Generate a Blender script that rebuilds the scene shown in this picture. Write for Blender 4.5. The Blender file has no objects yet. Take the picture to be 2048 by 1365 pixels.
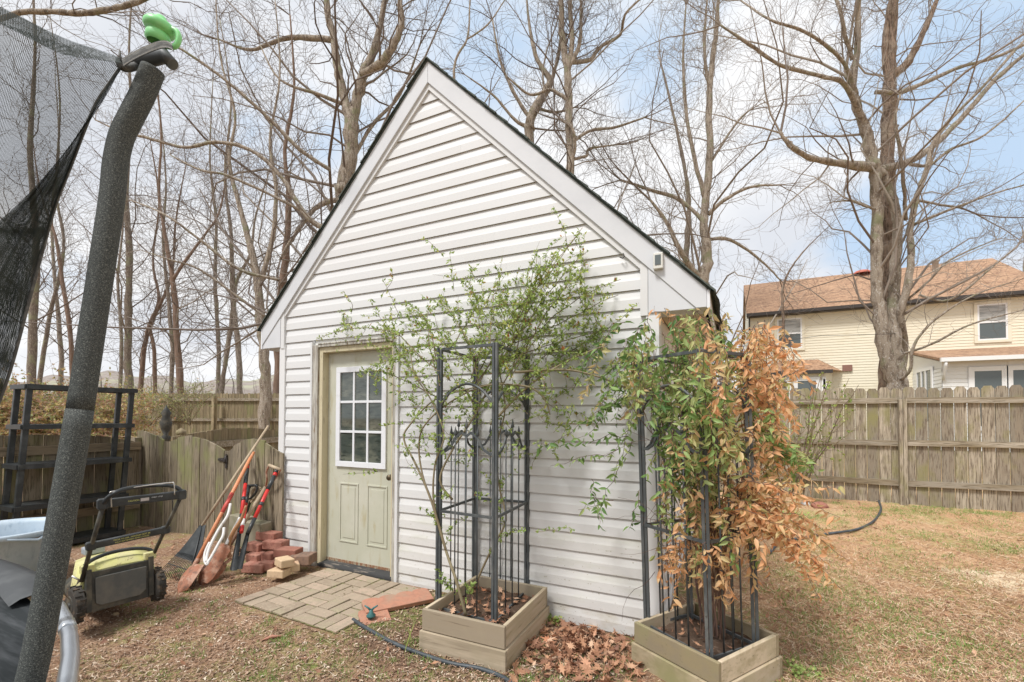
import bpy, math, random
import numpy as np
from mathutils import Matrix, Vector
PI=math.pi
rs=random.Random(7); nr=np.random.RandomState(11)
# ---------------------------------------------------------------- camera
CAM=np.array([3.961,-3.092,1.319]); YAW,PIT,ROL=-.45,.022,.003
FPX=911.0; SHIFT=131.0            # in pixels of the 2048 wide photograph
_cy,_sy=math.cos(YAW),math.sin(YAW);_cp,_sp=math.cos(PIT),math.sin(PIT);_cr,_sr=math.cos(ROL),math.sin(ROL)
FW=np.array([_sy*_cp,_cy*_cp,_sp]); _r0=np.array([_cy,-_sy,0.]); _u0=np.cross(_r0,FW)
RT=_r0*_cr+_u0*_sr; UP=_u0*_cr-_r0*_sr
sc=bpy.context.scene; C=sc.collection
cd=bpy.data.cameras.new('camera'); cam=bpy.data.objects.new('camera',cd); C.objects.link(cam)
cd.sensor_width=36; cd.lens=FPX/2048*36; cd.shift_y=SHIFT/2048; cd.clip_start=.05; cd.clip_end=2000
M=Matrix(((RT[0],UP[0],-FW[0],CAM[0]),(RT[1],UP[1],-FW[1],CAM[1]),(RT[2],UP[2],-FW[2],CAM[2]),(0,0,0,1)))
cam.matrix_world=M; sc.camera=cam
def ray(px,py): return FW+RT*(px-1024)/FPX-UP*(py-682.5-SHIFT)/FPX
def D(px,py,d): return CAM+ray(px,py)*d
def Yp(px,py,yy=0.): v=ray(px,py); return CAM+v*(yy-CAM[1])/v[1]
def Xp(px,py,xx): v=ray(px,py); return CAM+v*(xx-CAM[0])/v[0]
def Zp(px,py,z=0.): v=ray(px,py); return CAM+v*(z-CAM[2])/v[2]
# ---------------------------------------------------------------- world, sun
SUN=np.array([-.22,-.62,1.05]); SUN/=np.linalg.norm(SUN)
w=bpy.data.worlds.new("World"); sc.world=w; w.use_nodes=True
nt=w.node_tree; N=nt.nodes; L=nt.links; N.clear()
def nd(t,nt_=None,**k):
    n=(nt_ or nt).nodes.new(t)
    for a,b in k.items(): setattr(n,a,b)
    return n
wo=nd('ShaderNodeOutputWorld'); bg=nd('ShaderNodeBackground'); L.new(bg.outputs[0],wo.inputs[0])
sky=nd('ShaderNodeTexSky',sky_type='NISHITA'); sky.sun_disc=False
sky.sun_elevation=math.asin(SUN[2]); sky.sun_rotation=math.atan2(SUN[0],SUN[1]); sky.dust_density=1.2; sky.air_density=1.0
tc=nd('ShaderNodeTexCoord')
def vm(op,a,b=None):
    n=nd('ShaderNodeVectorMath',operation=op)
    for i,v in enumerate((a,b)):
        if v is None: continue
        if isinstance(v,(tuple,list)): n.inputs[i].default_value=v
        else: L.new(v,n.inputs[i])
    return n
def mt(op,a,b=None,c=None):
    n=nd('ShaderNodeMath',operation=op)
    for i,v in enumerate((a,b,c)):
        if v is None: continue
        if isinstance(v,(int,float)): n.inputs[i].default_value=v
        else: L.new(v,n.inputs[i])
    return n.outputs[0]
dirv=vm('NORMALIZE',tc.outputs['Generated']).outputs[0]
sep=nd('ShaderNodeSeparateXYZ'); L.new(dirv,sep.inputs[0])
den=mt('ADD',mt('MAXIMUM',sep.outputs[2],0.0),.32)
cmb=nd('ShaderNodeCombineXYZ'); L.new(mt('DIVIDE',sep.outputs[0],den),cmb.inputs[0]); L.new(mt('DIVIDE',sep.outputs[1],den),cmb.inputs[1]); cmb.inputs[2].default_value=3.1
n1=nd('ShaderNodeTexNoise'); L.new(cmb.outputs[0],n1.inputs['Vector']); n1.inputs['Scale'].default_value=2.3; n1.inputs['Detail'].default_value=9; n1.inputs['Roughness'].default_value=.55; n1.inputs['Distortion'].default_value=.25
blue=mt('MULTIPLY',n1.outputs['Fac'],0.0)
# gaps of blue between the clouds, as lobes in fixed sky directions
for px,py,wd,amp in [(985,90,.040,.55),(1290,180,.035,.6),(1010,230,.03,.4),(2010,20,.04,.5),(1930,330,.045,.5),(1640,470,.035,.5),(1990,470,.04,.4),(2300,300,.10,.3),(480,330,.03,.25),(1500,-300,.2,.5),(-900,300,.2,.3)]:
    d=ray(px,py); d=d/np.linalg.norm(d)
    dt=vm('DOT_PRODUCT',dirv,tuple(float(q) for q in d)).outputs['Value']
    g=mt('POWER',2.718,mt('DIVIDE',mt('SUBTRACT',dt,1.0),wd*.30))
    blue=mt('ADD',blue,mt('MULTIPLY',g,amp*.9))
cl=mt('SUBTRACT',mt('ADD',blue,mt('MULTIPLY',mt('SUBTRACT',n1.outputs['Fac'],.5),-2.6)),.02)
mr=nd('ShaderNodeMapRange',interpolation_type='SMOOTHSTEP'); L.new(cl,mr.inputs[0]); mr.inputs[1].default_value=.30; mr.inputs[2].default_value=1.0
n2=nd('ShaderNodeTexNoise'); L.new(cmb.outputs[0],n2.inputs['Vector']); n2.inputs['Scale'].default_value=1.5; n2.inputs['Detail'].default_value=6
cr=nd('ShaderNodeValToRGB'); L.new(n2.outputs['Fac'],cr.inputs[0])
cr.color_ramp.elements[0].position=.36; cr.color_ramp.elements[0].color=(.76,.79,.85,1)
cr.color_ramp.elements[1].position=.56; cr.color_ramp.elements[1].color=(.98,.985,1.0,1)
# scattered light of thin cloud mixed with the clear sky in the gaps
skm=nd('ShaderNodeMix',data_type='RGBA'); skm.inputs[0].default_value=.85
sks=vm('SCALE',sky.outputs[0]); sks.inputs['Scale'].default_value=.10
L.new(sks.outputs[0],skm.inputs[6]); skm.inputs[7].default_value=(.62,.79,1.0,1)
mx=nd('ShaderNodeMix',data_type='RGBA'); L.new(mr.outputs[0],mx.inputs[0]); L.new(cr.outputs[0],mx.inputs[6]); L.new(skm.outputs[2],mx.inputs[7])
L.new(mx.outputs[2],bg.inputs[0]); bg.inputs[1].default_value=.72
sl=bpy.data.lights.new('sun','SUN'); sl.energy=2.5; sl.angle=math.radians(13); sl.color=(1,.98,.95)
so=bpy.data.objects.new('sun',sl); C.objects.link(so); so.rotation_euler=Vector(tuple(SUN)).to_track_quat('Z','Y').to_euler()
sc.view_settings.view_transform='Standard'; sc.view_settings.look='None'; sc.view_settings.gamma=1; sc.view_settings.exposure=.52
sc.render.engine='CYCLES'; sc.cycles.transparent_max_bounces=24
# ---------------------------------------------------------------- mesh helpers
class MB:
    def __init__(s): s.V=[];s.n=0;s.F=[];s.T=[];s.var=[];s.sm=[];s.uv=None
    def add(s,V,F,var=None,smooth=False):
        V=np.asarray(V,float).reshape(-1,3)
        if var is None: var=rs.random()
        if isinstance(F,np.ndarray):
            F=F+s.n; k=F.shape[1]; m=len(F); s.F.append(F.reshape(-1)); s.T.append(np.full(m,k))
        else:
            m=len(F); s.F.append(np.array([i+s.n for f in F for i in f])); s.T.append(np.array([len(f) for f in F]))
        s.var.append(np.full(m,var,float) if np.isscalar(var) else np.asarray(var,float)); s.sm.append(np.full(m,smooth))
        s.V.append(V); s.n+=len(V); return s
    def box(s,lo,hi,R=None,o=None,var=None):
        lo=np.minimum(lo,hi)*1.;hi=np.maximum(lo,hi) if False else np.asarray(hi,float)
        x0,y0,z0=lo;x1,y1,z1=hi
        V=np.array([(x0,y0,z0),(x1,y0,z0),(x1,y1,z0),(x0,y1,z0),(x0,y0,z1),(x1,y0,z1),(x1,y1,z1),(x0,y1,z1)])
        if R is not None: V=V@np.asarray(R).T
        if o is not None: V=V+np.asarray(o)
        return s.add(V,[(0,3,2,1),(4,5,6,7),(0,1,5,4),(1,2,6,5),(2,3,7,6),(3,0,4,7)],var)
    def cbox(s,c,size,R=None,var=None):
        h=np.asarray(size,float)/2; return s.box(-h,h,R,c,var)
    def bar(s,a,b,w,t,up=(0,0,1),var=None):
        a=np.asarray(a,float);b=np.asarray(b,float);d=b-a;l=np.linalg.norm(d);d=d/l
        u=np.cross(d,up); 
        if np.linalg.norm(u)<1e-4: u=np.array([1.,0,0])
        u/=np.linalg.norm(u);v=np.cross(u,d)
        R=np.stack([d,u,v],1)
        return s.box((0,-w/2,-t/2),(l,w/2,t/2),R,a,var)
    def tube(s,P,r,n=8,cap=True,var=None,smooth=True,flat=1.):
        P=np.asarray(P,float);m=len(P);r=np.broadcast_to(np.asarray(r,float),(m,))
        T=np.gradient(P,axis=0);T/=np.linalg.norm(T,axis=1)[:,None]+1e-12
        ref=np.array([0,0,1.]) if abs(T[0][2])<.8 else np.array([1.,0,0])
        U=np.zeros_like(P);u=ref-T[0]*(ref@T[0]);u/=np.linalg.norm(u)
        for i in range(m):
            u=u-T[i]*(u@T[i]);u/=np.linalg.norm(u)+1e-12;U[i]=u
        W=np.cross(T,U);a=np.arange(n)*2*PI/n
        V=(P[:,None]+(np.cos(a)[None,:,None]*U[:,None]+flat*np.sin(a)[None,:,None]*W[:,None])*r[:,None,None]).reshape(-1,3)
        i=np.arange(m-1)[:,None]*n;j=np.arange(n)[None];k=(j+1)%n
        F=np.stack([i+j,i+k,i+n+k,i+n+j],-1).reshape(-1,4)
        if var is None: var=rs.random()
        s.add(V,F,var,smooth)
        if cap:
            s.F.append(np.array(list(range(s.n-m*n,s.n-m*n+n))[::-1]+list(range(s.n-n,s.n))));s.T.append(np.array([n,n]));s.var.append(np.full(2,var));s.sm.append(np.array([False,False]))
        return s
    def prism(s,poly,vec,var=None):
        P=np.asarray(poly,float);n=len(P);V=np.vstack([P,P+np.asarray(vec,float)])
        return s.add(V,[tuple(range(n))[::-1],tuple(range(n,2*n))]+[(i,(i+1)%n,n+(i+1)%n,n+i) for i in range(n)],var)
    def lathe(s,c,prof,n=24,axis=(0,0,1),var=None,smooth=True,sx=1.):
        ax=np.asarray(axis,float);ax/=np.linalg.norm(ax);u=np.cross(ax,(0,0,1)) 
        if np.linalg.norm(u)<1e-3:u=np.array([1.,0,0])
        u/=np.linalg.norm(u);v=np.cross(ax,u);a=np.arange(n)*2*PI/n
        V=np.concatenate([np.asarray(c)+ax*h+(np.cos(a)[:,None]*u*sx+np.sin(a)[:,None]*v)*max(r,1e-4) for r,h in prof])
        m=len(prof);i=np.arange(m-1)[:,None]*n;j=np.arange(n)[None];k=(j+1)%n
        return s.add(V,np.stack([i+j,i+k,i+n+k,i+n+j],-1).reshape(-1,4),var,smooth)
    def grid(s,G,var=None,smooth=True):
        G=np.asarray(G,float);a,b,_=G.shape;i=np.arange(a-1)[:,None]*b;j=np.arange(b-1)[None]
        return s.add(G.reshape(-1,3),np.stack([i+j,i+j+1,i+b+j+1,i+b+j],-1).reshape(-1,4),var,smooth)
    def build(s,name,mat,parent=None,label=None,bevel=0):
        me=bpy.data.meshes.new(name)
        V=np.concatenate(s.V);F=np.concatenate(s.F).astype(np.int32);T=np.concatenate(s.T).astype(np.int32)
        org=np.zeros(3)
        if parent is not None: org=np.array(ORG.get(parent.name,(0,0,0)))
        V=V-org
        me.vertices.add(len(V));me.vertices.foreach_set('co',V.astype(np.float32).ravel())
        me.loops.add(len(F));me.loops.foreach_set('vertex_index',F)
        st=np.concatenate([[0],np.cumsum(T)[:-1]]).astype(np.int32)
        me.polygons.add(len(T));me.polygons.foreach_set('loop_start',st);me.polygons.foreach_set('loop_total',T)
        me.polygons.foreach_set('use_smooth',np.concatenate(s.sm))
        me.update(calc_edges=True)
        at=me.attributes.new('var','FLOAT','FACE');at.data.foreach_set('value',np.concatenate(s.var).astype(np.float32))
        for m_ in (mat if isinstance(mat,(list,tuple)) else [mat]): me.materials.append(m_)
        o=bpy.data.objects.new(name,me);C.objects.link(o)
        if parent is not None: o.parent=parent
        ORG[o.name]=tuple(org)
        if label:o['label']=label
        if bevel:
            b=o.modifiers.new('bevel','BEVEL');b.width=bevel;b.segments=2;b.limit_method='ANGLE';b.angle_limit=.6
        return o
ORG={}
def thing(name,label,cat,loc=(0,0,0),group=None):
    o=bpy.data.objects.new(name,None);C.objects.link(o);o.location=tuple(float(v) for v in loc);o.empty_display_size=.1
    o['label']=label;o['category']=cat
    if group:o['group']=group
    ORG[o.name]=tuple(float(v) for v in loc);return o
def tag(o,label,cat,group=None):
    o['label']=label;o['category']=cat
    if group:o['group']=group
    return o
def struct(o): o['kind']='structure'; return o
def stuff(o,label=None,cat=None):
    o['kind']='stuff'
    if label:o['label']=label;o['category']=cat
    return o
def rotz(a): c,s=math.cos(a),math.sin(a); return np.array([[c,-s,0],[s,c,0],[0,0,1.]])
def smooth_poly(P,k=6):
    P=np.asarray(P,float);out=[];n=len(P)
    for i in range(n-1):
        p0,p1,p2,p3=P[max(i-1,0)],P[i],P[i+1],P[min(i+2,n-1)]
        for t in np.arange(k)/k:
            out.append(.5*((2*p1)+(-p0+p2)*t+(2*p0-5*p1+4*p2-p3)*t*t+(-p0+3*p1-3*p2+p3)*t**3))
    out.append(P[-1]);return np.array(out)
# ---------------------------------------------------------------- materials
MT={}
def mat(name,col,rough=.7,metal=0,noise=None,bump=0,var=None,alpha=None,spec=.5,coat=0):
    """noise: list of (scale,(sx,sy,sz),colour,lo,hi) layered over col ; var: [(pos,colour)...] ramp read from the per-piece attribute"""
    m=bpy.data.materials.new(name);m.use_nodes=True;t=m.node_tree;p=t.nodes['Principled BSDF']
    p.inputs['Roughness'].default_value=rough;p.inputs['Metallic'].default_value=metal;p.inputs['Specular IOR Level'].default_value=spec
    tcn=t.nodes.new('ShaderNodeTexCoord');at=t.nodes.new('ShaderNodeAttribute');at.attribute_name='var'
    off=t.nodes.new('ShaderNodeVectorMath');off.operation='MULTIPLY_ADD'
    t.links.new(at.outputs['Fac'],off.inputs[0]);off.inputs[1].default_value=(17.3,9.1,23.7);t.links.new(tcn.outputs['Object'],off.inputs[2])
    vec=off.outputs[0]
    cur=None
    if var:
        r=t.nodes.new('ShaderNodeValToRGB');t.links.new(at.outputs['Fac'],r.inputs[0]);e=r.color_ramp.elements
        while len(e)<len(var): e.new(.5)
        for q,(a,b) in zip(e,var): q.position=a;q.color=(*b,1)
        cur=r.outputs[0]
    last=None
    for sc_,sv,c2,lo,hi in (noise or []):
        mp=t.nodes.new('ShaderNodeMapping');t.links.new(vec,mp.inputs[0]);mp.inputs['Scale'].default_value=sv
        n=t.nodes.new('ShaderNodeTexNoise');t.links.new(mp.outputs[0],n.inputs['Vector']);n.inputs['Scale'].default_value=sc_;n.inputs['Detail'].default_value=6;n.inputs['Roughness'].default_value=.6
        mr_=t.nodes.new('ShaderNodeMapRange');mr_.inputs[1].default_value=lo;mr_.inputs[2].default_value=hi;t.links.new(n.outputs['Fac'],mr_.inputs[0])
        x=t.nodes.new('ShaderNodeMix');x.data_type='RGBA';t.links.new(mr_.outputs[0],x.inputs[0])
        if cur is None: x.inputs[6].default_value=(*col,1)
        else: t.links.new(cur,x.inputs[6])
        x.inputs[7].default_value=(*c2,1);cur=x.outputs[2];last=n
    if cur is None: p.inputs['Base Color'].default_value=(*col,1)
    else: t.links.new(cur,p.inputs['Base Color'])
    if bump and last:
        b=t.nodes.new('ShaderNodeBump');b.inputs['Strength'].default_value=min(1,bump*40);b.inputs['Distance'].default_value=bump;t.links.new(last.outputs['Fac'],b.inputs['Height']);t.links.new(b.outputs[0],p.inputs['Normal'])
    MT[name]=m;return m
def bricky(name,cols,mortar,sx,sz,axes,rowh,bw,rough=.9):
    m=bpy.data.materials.new(name);m.use_nodes=True;t=m.node_tree;p=t.nodes['Principled BSDF'];p.inputs['Roughness'].default_value=rough
    tcn=t.nodes.new('ShaderNodeTexCoord');s_=t.nodes.new('ShaderNodeSeparateXYZ');t.links.new(tcn.outputs['Object'],s_.inputs[0])
    c_=t.nodes.new('ShaderNodeCombineXYZ')
    for i,(ax,k) in enumerate(axes):
        q=t.nodes.new('ShaderNodeMath');q.operation='MULTIPLY';q.inputs[1].default_value=k;t.links.new(s_.outputs[ax],q.inputs[0]);t.links.new(q.outputs[0],c_.inputs[i])
    b=t.nodes.new('ShaderNodeTexBrick');t.links.new(c_.outputs[0],b.inputs['Vector']);b.inputs['Scale'].default_value=1;b.inputs['Brick Width'].default_value=bw;b.inputs['Row Height'].default_value=rowh
    b.inputs['Color1'].default_value=(*cols[0],1);b.inputs['Color2'].default_value=(*cols[1],1);b.inputs['Mortar'].default_value=(*mortar,1);b.inputs['Mortar Size'].default_value=rowh*.05;b.inputs['Bias'].default_value=0
    n=t.nodes.new('ShaderNodeTexNoise');t.links.new(tcn.outputs['Object'],n.inputs['Vector']);n.inputs['Scale'].default_value=sx;n.inputs['Detail'].default_value=8;n.inputs['Roughness'].default_value=.7
    r=t.nodes.new('ShaderNodeMapRange');t.links.new(n.outputs['Fac'],r.inputs[0]);r.inputs[1].default_value=.4;r.inputs[2].default_value=.62
    x=t.nodes.new('ShaderNodeMix');x.data_type='RGBA';t.links.new(r.outputs[0],x.inputs[0]);t.links.new(b.outputs['Color'],x.inputs[6]);x.inputs[7].default_value=(*cols[2],1)
    t.links.new(x.outputs[2],p.inputs['Base Color']);MT[name]=m;return m
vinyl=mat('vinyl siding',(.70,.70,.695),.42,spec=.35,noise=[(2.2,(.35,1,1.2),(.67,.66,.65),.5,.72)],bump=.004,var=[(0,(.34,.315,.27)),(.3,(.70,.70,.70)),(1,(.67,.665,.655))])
vinyl_mid=mat('lower siding with algae',(.69,.68,.66),.45,spec=.35,noise=[(3,(.5,1,2.5),(.60,.60,.53),.52,.68),(50,(1,1,1),(.40,.37,.29),.64,.70)],bump=.003)
vinyl_low=mat('vinyl siding splashed',(.65,.64,.62),.5,noise=[(5,(1,1,2),(.54,.51,.44),.48,.66),(75,(1,1,1),(.26,.22,.15),.63,.68)])
trimw=mat('grey white trim',(.64,.65,.67),.45,noise=[(2,(1,1,1),(.56,.57,.595),.5,.75),(9,(1,1,6),(.5,.5,.51),.66,.8)],spec=.35)
cornerw=mat('white corner trim',(.73,.725,.72),.45)
soffitm=mat('weathered soffit',(.62,.53,.40),.7,noise=[(5,(6,1,6),(.5,.42,.3),.45,.7)])
shingle=bricky('dark shingles',((.055,.068,.06),(.085,.095,.08),(.035,.04,.036)),(.02,.02,.02),40,1,[(1,1),(2,1.41)],.14,.3)
shedge=mat('shingle edge',(.05,.062,.052),.9,noise=[(30,(1,1,1),(.11,.12,.10),.5,.7)],bump=.004)
houseroof=bricky('brown shingles',((.36,.21,.125),(.19,.105,.065),(.46,.29,.18)),(.11,.06,.04),9,1,[(0,1),(2,1.7)],.13,.42)
cream=mat('cream vinyl',(.79,.73,.58),.5,noise=[(2,(1,1,1),(.75,.68,.52),.5,.7)])
whitesid=mat('white vinyl',(.80,.80,.78),.5)
white=mat('white paint',(.82,.82,.82),.4)
whited=mat('white window trim',(.76,.77,.80),.4,noise=[(20,(1,1,1),(.66,.67,.68),.55,.75)])
darkfas=mat('dark gutter',(.045,.038,.035),.5)
glass=mat('dark window glass',(.10,.12,.12),.06,spec=.8)
glassb=mat('window glass with painted reflections',(.42,.41,.38),.08,noise=[(2,(1,1,6),(.25,.25,.23),.45,.6)],spec=.9)  # pale and darker greys put reflections into the pane colour
doorm=mat('faded green door paint',(.50,.50,.40),.5,noise=[(2.5,(1,1,1),(.56,.55,.46),.45,.68),(8,(2,1,.5),(.44,.40,.26),.56,.72),(40,(1,1,1),(.40,.38,.27),.66,.75)])
doorrust=mat('door edge rot',(.26,.13,.07),.9,noise=[(20,(3,1,1),(.4,.36,.26),.5,.6)])
jamb=mat('cream jamb',(.60,.53,.36),.6,noise=[(4,(5,5,.6),(.48,.41,.27),.5,.7),(14,(3,3,.5),(.28,.22,.14),.62,.68)])
mould=mat('peeling casing',(.52,.50,.44),.75,noise=[(10,(4,4,.35),(.33,.30,.26),.42,.58),(16,(5,5,.5),(.22,.15,.09),.57,.64)],bump=.004)
sillm=mat('rotten black sill',(.045,.045,.045),.85,noise=[(12,(.4,3,3),(.2,.17,.14),.55,.65)],bump=.006)
def woodm(name,a,b,c,ax,moss=None,var=True,s=5,t0=.51,t1=.64):
    sv={'x':(.25,4,4),'y':(4,.25,4),'z':(4,4,.25)}[ax]
    ns=[(s,sv,b,.40,.62),(s*4,sv,c,t0,t1)]
    if moss: ns.append((2.2,(1.5,1.5,.8),moss,.50,.68))
    return mat(name,a,.85,noise=ns,bump=.0025,var=[(0,tuple(np.array(a)*.6)),(.5,a),(1,tuple(np.minimum(1,np.array(a)*1.25)))] if var else None)
fencew=woodm('weathered fence boards',(.40,.345,.265),(.25,.205,.15),(.11,.08,.055),'z',(.25,.23,.10),s=7)
fenceb=woodm('mossy low fence boards',(.28,.23,.165),(.18,.145,.09),(.085,.065,.04),'z',(.22,.22,.09),s=6)
fencer=woodm('weathered fence rails',(.40,.35,.28),(.24,.19,.12),(.14,.11,.07),'x')
fencery=woodm('weathered fence rails lengthwise',(.30,.235,.155),(.22,.17,.11),(.14,.11,.07),'y')
fencef=woodm('far fence boards',(.33,.265,.165),(.2,.155,.09),(.15,.12,.07),'z',(.21,.2,.09))
plank_x=woodm('planter boards across',(.45,.37,.27),(.33,.27,.19),(.17,.125,.085),'x',(.37,.31,.21),s=5,t0=.60,t1=.74)
plank_y=woodm('planter boards deep',(.50,.41,.30),(.42,.34,.22),(.18,.14,.095),'y',(.46,.39,.26),s=5,t0=.60,t1=.74)
plank_g=woodm('mossy planter boards',(.41,.335,.225),(.29,.235,.14),(.16,.13,.07),'x',(.28,.26,.13),s=4,t0=.60,t1=.74)
soil=mat('potting soil',(.09,.055,.035),.95,noise=[(40,(1,1,1),(.2,.14,.1),.55,.68)],bump=.01)
iron=mat('grey iron',(.075,.084,.088),.5,noise=[(14,(1,1,.5),(.15,.155,.15),.5,.7),(40,(1,1,1),(.07,.07,.07),.6,.7)],spec=.5)
blackpl=mat('black plastic',(.028,.032,.034),.42,noise=[(8,(1,1,1),(.07,.075,.075),.5,.72)])
foam=mat('speckled foam sleeve',(.062,.068,.064),.85,noise=[(330,(1,1,1),(.19,.20,.18),.5,.66),(600,(1,1,1),(.02,.022,.02),.5,.58)],bump=.0012)
limeg=mat('pale green plastic',(.24,.66,.25),.4,noise=[(9,(1,1,1),(.50,.78,.52),.5,.68)])
webm=mat('grey webbing',(.10,.10,.095),.8,noise=[(60,(1,1,1),(.16,.16,.15),.5,.6)])
stitch=mat('white stitching',(.75,.75,.72),.8)
galv=mat('galvanised tube',(.50,.53,.56),.28,metal=.85,noise=[(6,(1,1,1),(.7,.72,.75),.5,.7)])
matm=mat('trampoline mat',(.03,.034,.036),.95,spec=.12,noise=[(4,(1,8,1),(.075,.08,.085),.45,.7)],bump=.003)
tubm=mat('weathered grey tub',(.40,.49,.57),.5,noise=[(4,(1,1,1),(.50,.58,.65),.42,.62),(9,(3,3,1),(.33,.42,.50),.55,.7)])
yel=mat('faded yellow plastic',(.62,.60,.24),.5,noise=[(8,(1,1,1),(.60,.56,.30),.45,.62),(40,(1,1,1),(.30,.25,.12),.58,.66),(3,(1,1,1),(.42,.36,.2),.56,.7)])
dustb=mat('dusty black plastic',(.045,.045,.04),.6,noise=[(9,(1,1,1),(.13,.115,.085),.45,.68)])
rubber=mat('muddy rubber',(.045,.04,.034),.85,noise=[(12,(1,1,1),(.16,.11,.07),.5,.66)])
steel=mat('bare steel',(.6,.58,.55),.35,metal=.8)
yellowtxt=mat('yellow lettering',(.7,.68,.2),.6); whitetxt=mat('white lettering',(.75,.75,.75),.6)
redp=mat('red fibreglass',(.62,.035,.03),.4); orangep=mat('orange handle',(.68,.27,.13),.55,noise=[(8,(2,2,.4),(.75,.4,.25),.5,.7)])
rust=mat('rusty steel',(.34,.14,.08),.7,noise=[(14,(1,1,1),(.46,.27,.19),.48,.6),(26,(1,1,1),(.17,.09,.06),.5,.66)],bump=.001)
oldwood=mat('old ash handle',(.48,.38,.26),.75,noise=[(7,(3,3,.5),(.34,.26,.18),.45,.65)])
brownh=mat('dark wood handle',(.20,.105,.065),.7,noise=[(9,(3,3,.4),(.32,.2,.13),.5,.7)])
whiteh=mat('white metal handle',(.70,.68,.66),.45,noise=[(10,(1,1,1),(.5,.45,.4),.58,.7)])
redblk=mat('red wall block',(.38,.18,.13),.92,noise=[(14,(1,1,1),(.30,.12,.085),.45,.62),(40,(1,1,1),(.17,.08,.06),.58,.7)],bump=.005,var=[(0,(.31,.14,.10)),(.5,(.40,.185,.135)),(1,(.46,.25,.19))])
tanblk=mat('tan paver block',(.60,.44,.28),.9,noise=[(30,(1,1,1),(.5,.36,.23),.5,.65),(6,(1,1,3),(.52,.28,.2),.58,.72)],bump=.002)
greyblk=mat('mossy concrete block',(.30,.27,.20),.92,noise=[(8,(1,1,1),(.22,.21,.13),.45,.65)],bump=.004)
brnblk=mat('brown wall block',(.27,.17,.12),.95,noise=[(20,(1,1,1),(.18,.12,.09),.45,.62)],bump=.006)
pavem=mat('tan clay pavers',(.44,.36,.275),.9,noise=[(22,(1,1,1),(.35,.285,.21),.45,.62),(5,(1,1,1),(.33,.29,.19),.54,.7),(60,(1,1,1),(.48,.38,.28),.6,.7)],bump=.002,var=[(0,(.29,.225,.165)),(.5,(.37,.295,.22)),(1,(.45,.34,.26))])
mossm=mat('moss in the joints',(.14,.11,.06),.95,noise=[(5,(1,1,1),(.13,.15,.035),.45,.55),(40,(1,1,1),(.2,.15,.09),.6,.7)],bump=.004)
edgm=mat('terracotta edger',(.46,.22,.145),.92,noise=[(30,(1,1,1),(.38,.19,.13),.45,.62),(5,(1,1,1),(.36,.24,.17),.5,.7)],bump=.002)
hosem=mat('black edging hose',(.05,.06,.068),.5,noise=[(14,(1,1,1),(.1,.12,.135),.5,.7)])
tealm=mat('teal plastic',(.05,.16,.16),.5)
bark=mat('grey brown bark',(.30,.25,.205),.95,noise=[(10,(3,3,.6),(.15,.115,.09),.46,.60),(26,(2,2,.6),(.48,.43,.36),.55,.66),(2.5,(1,1,1),(.27,.27,.17),.52,.66)],bump=.03,var=[(0,(.20,.165,.135)),(.5,(.27,.225,.185)),(1,(.35,.30,.255))])
barkg=mat('pale maple bark',(.40,.335,.265),.92,noise=[(7,(2.4,2.4,.5),(.20,.155,.115),.47,.60),(30,(1.5,1.5,1),(.66,.63,.57),.56,.66),(3,(1,1,1),(.27,.27,.16),.54,.68),(60,(2,2,.4),(.16,.12,.09),.60,.68)],bump=.025)
barkd=mat('dark ridged bark',(.27,.195,.145),.95,noise=[(16,(3,3,.35),(.10,.07,.05),.44,.58),(4,(1,1,1),(.33,.27,.21),.5,.7)],bump=.05)
barkr=mat('reddish bark',(.25,.175,.135),.95,noise=[(6,(3,3,.6),(.2,.13,.09),.42,.6)],bump=.02)
twig=mat('bare twigs',(.20,.15,.115),.9,var=[(0,(.13,.10,.085)),(.6,(.20,.165,.14)),(1,(.33,.29,.25))])
twigp=mat('pale bare twigs',(.28,.24,.2),.9,var=[(0,(.19,.15,.125)),(.6,(.27,.225,.185)),(1,(.40,.36,.31))])
# ---------------------------------------------------------------- ground
def ss(t): t=np.clip(t,0,1); return t*t*(3-2*t)
def gz(x,y):
    x=np.asarray(x,float);y=np.asarray(y,float)
    b=-.13+.12*ss((.5-x)/1.6)*ss((y+2.2)/1.2)+.13*ss((y-.6)/5)*ss((x-2.5)/1.5)
    n=.012*np.sin(x*2.1+1.3*np.sin(y*1.7))*np.cos(y*2.6+x)+.006*np.sin(x*7.3+y*5.1)+.005*np.sin(y*11.2-x*6.3)
    near=ss((np.abs(x-1.75)-1.9)/.6)+ss((np.abs(y)-1.0)/.6)
    pt=ss((1.15-np.abs(x-1.05))/.35)*ss((y+1.45)/.45)*ss((.4-y)/.3)
    b=b*(1-pt)+np.maximum(b,-.088)*pt
    return b+n*np.clip(near,.25,1)+.25*ss((y-9)/8)
def Gp(px,py):
    z=-.1
    for _ in range(6):
        p=Zp(px,py,z); z=float(gz(p[0],p[1]))
    return Zp(px,py,z)
gm=bpy.data.materials.new('ground');gm.use_nodes=True;t=gm.node_tree;P_=t.nodes['Principled BSDF'];P_.inputs['Roughness'].default_value=.97;P_.inputs['Specular IOR Level'].default_value=.15
tcn=t.nodes.new('ShaderNodeTexCoord')
def nz(scale,detail=7,rough=.65,vec=None,dist=0):
    n=t.nodes.new('ShaderNodeTexNoise');t.links.new(vec or tcn.outputs['Object'],n.inputs['Vector']);n.inputs['Scale'].default_value=scale;n.inputs['Detail'].default_value=detail;n.inputs['Roughness'].default_value=rough;n.inputs['Distortion'].default_value=dist;return n.outputs['Fac']
def rng_(f,a,b,lo=0,hi=1):
    r=t.nodes.new('ShaderNodeMapRange');t.links.new(f,r.inputs[0])
    for i,v in enumerate((a,b,lo,hi)): r.inputs[i+1].default_value=v
    return r.outputs[0]
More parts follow.
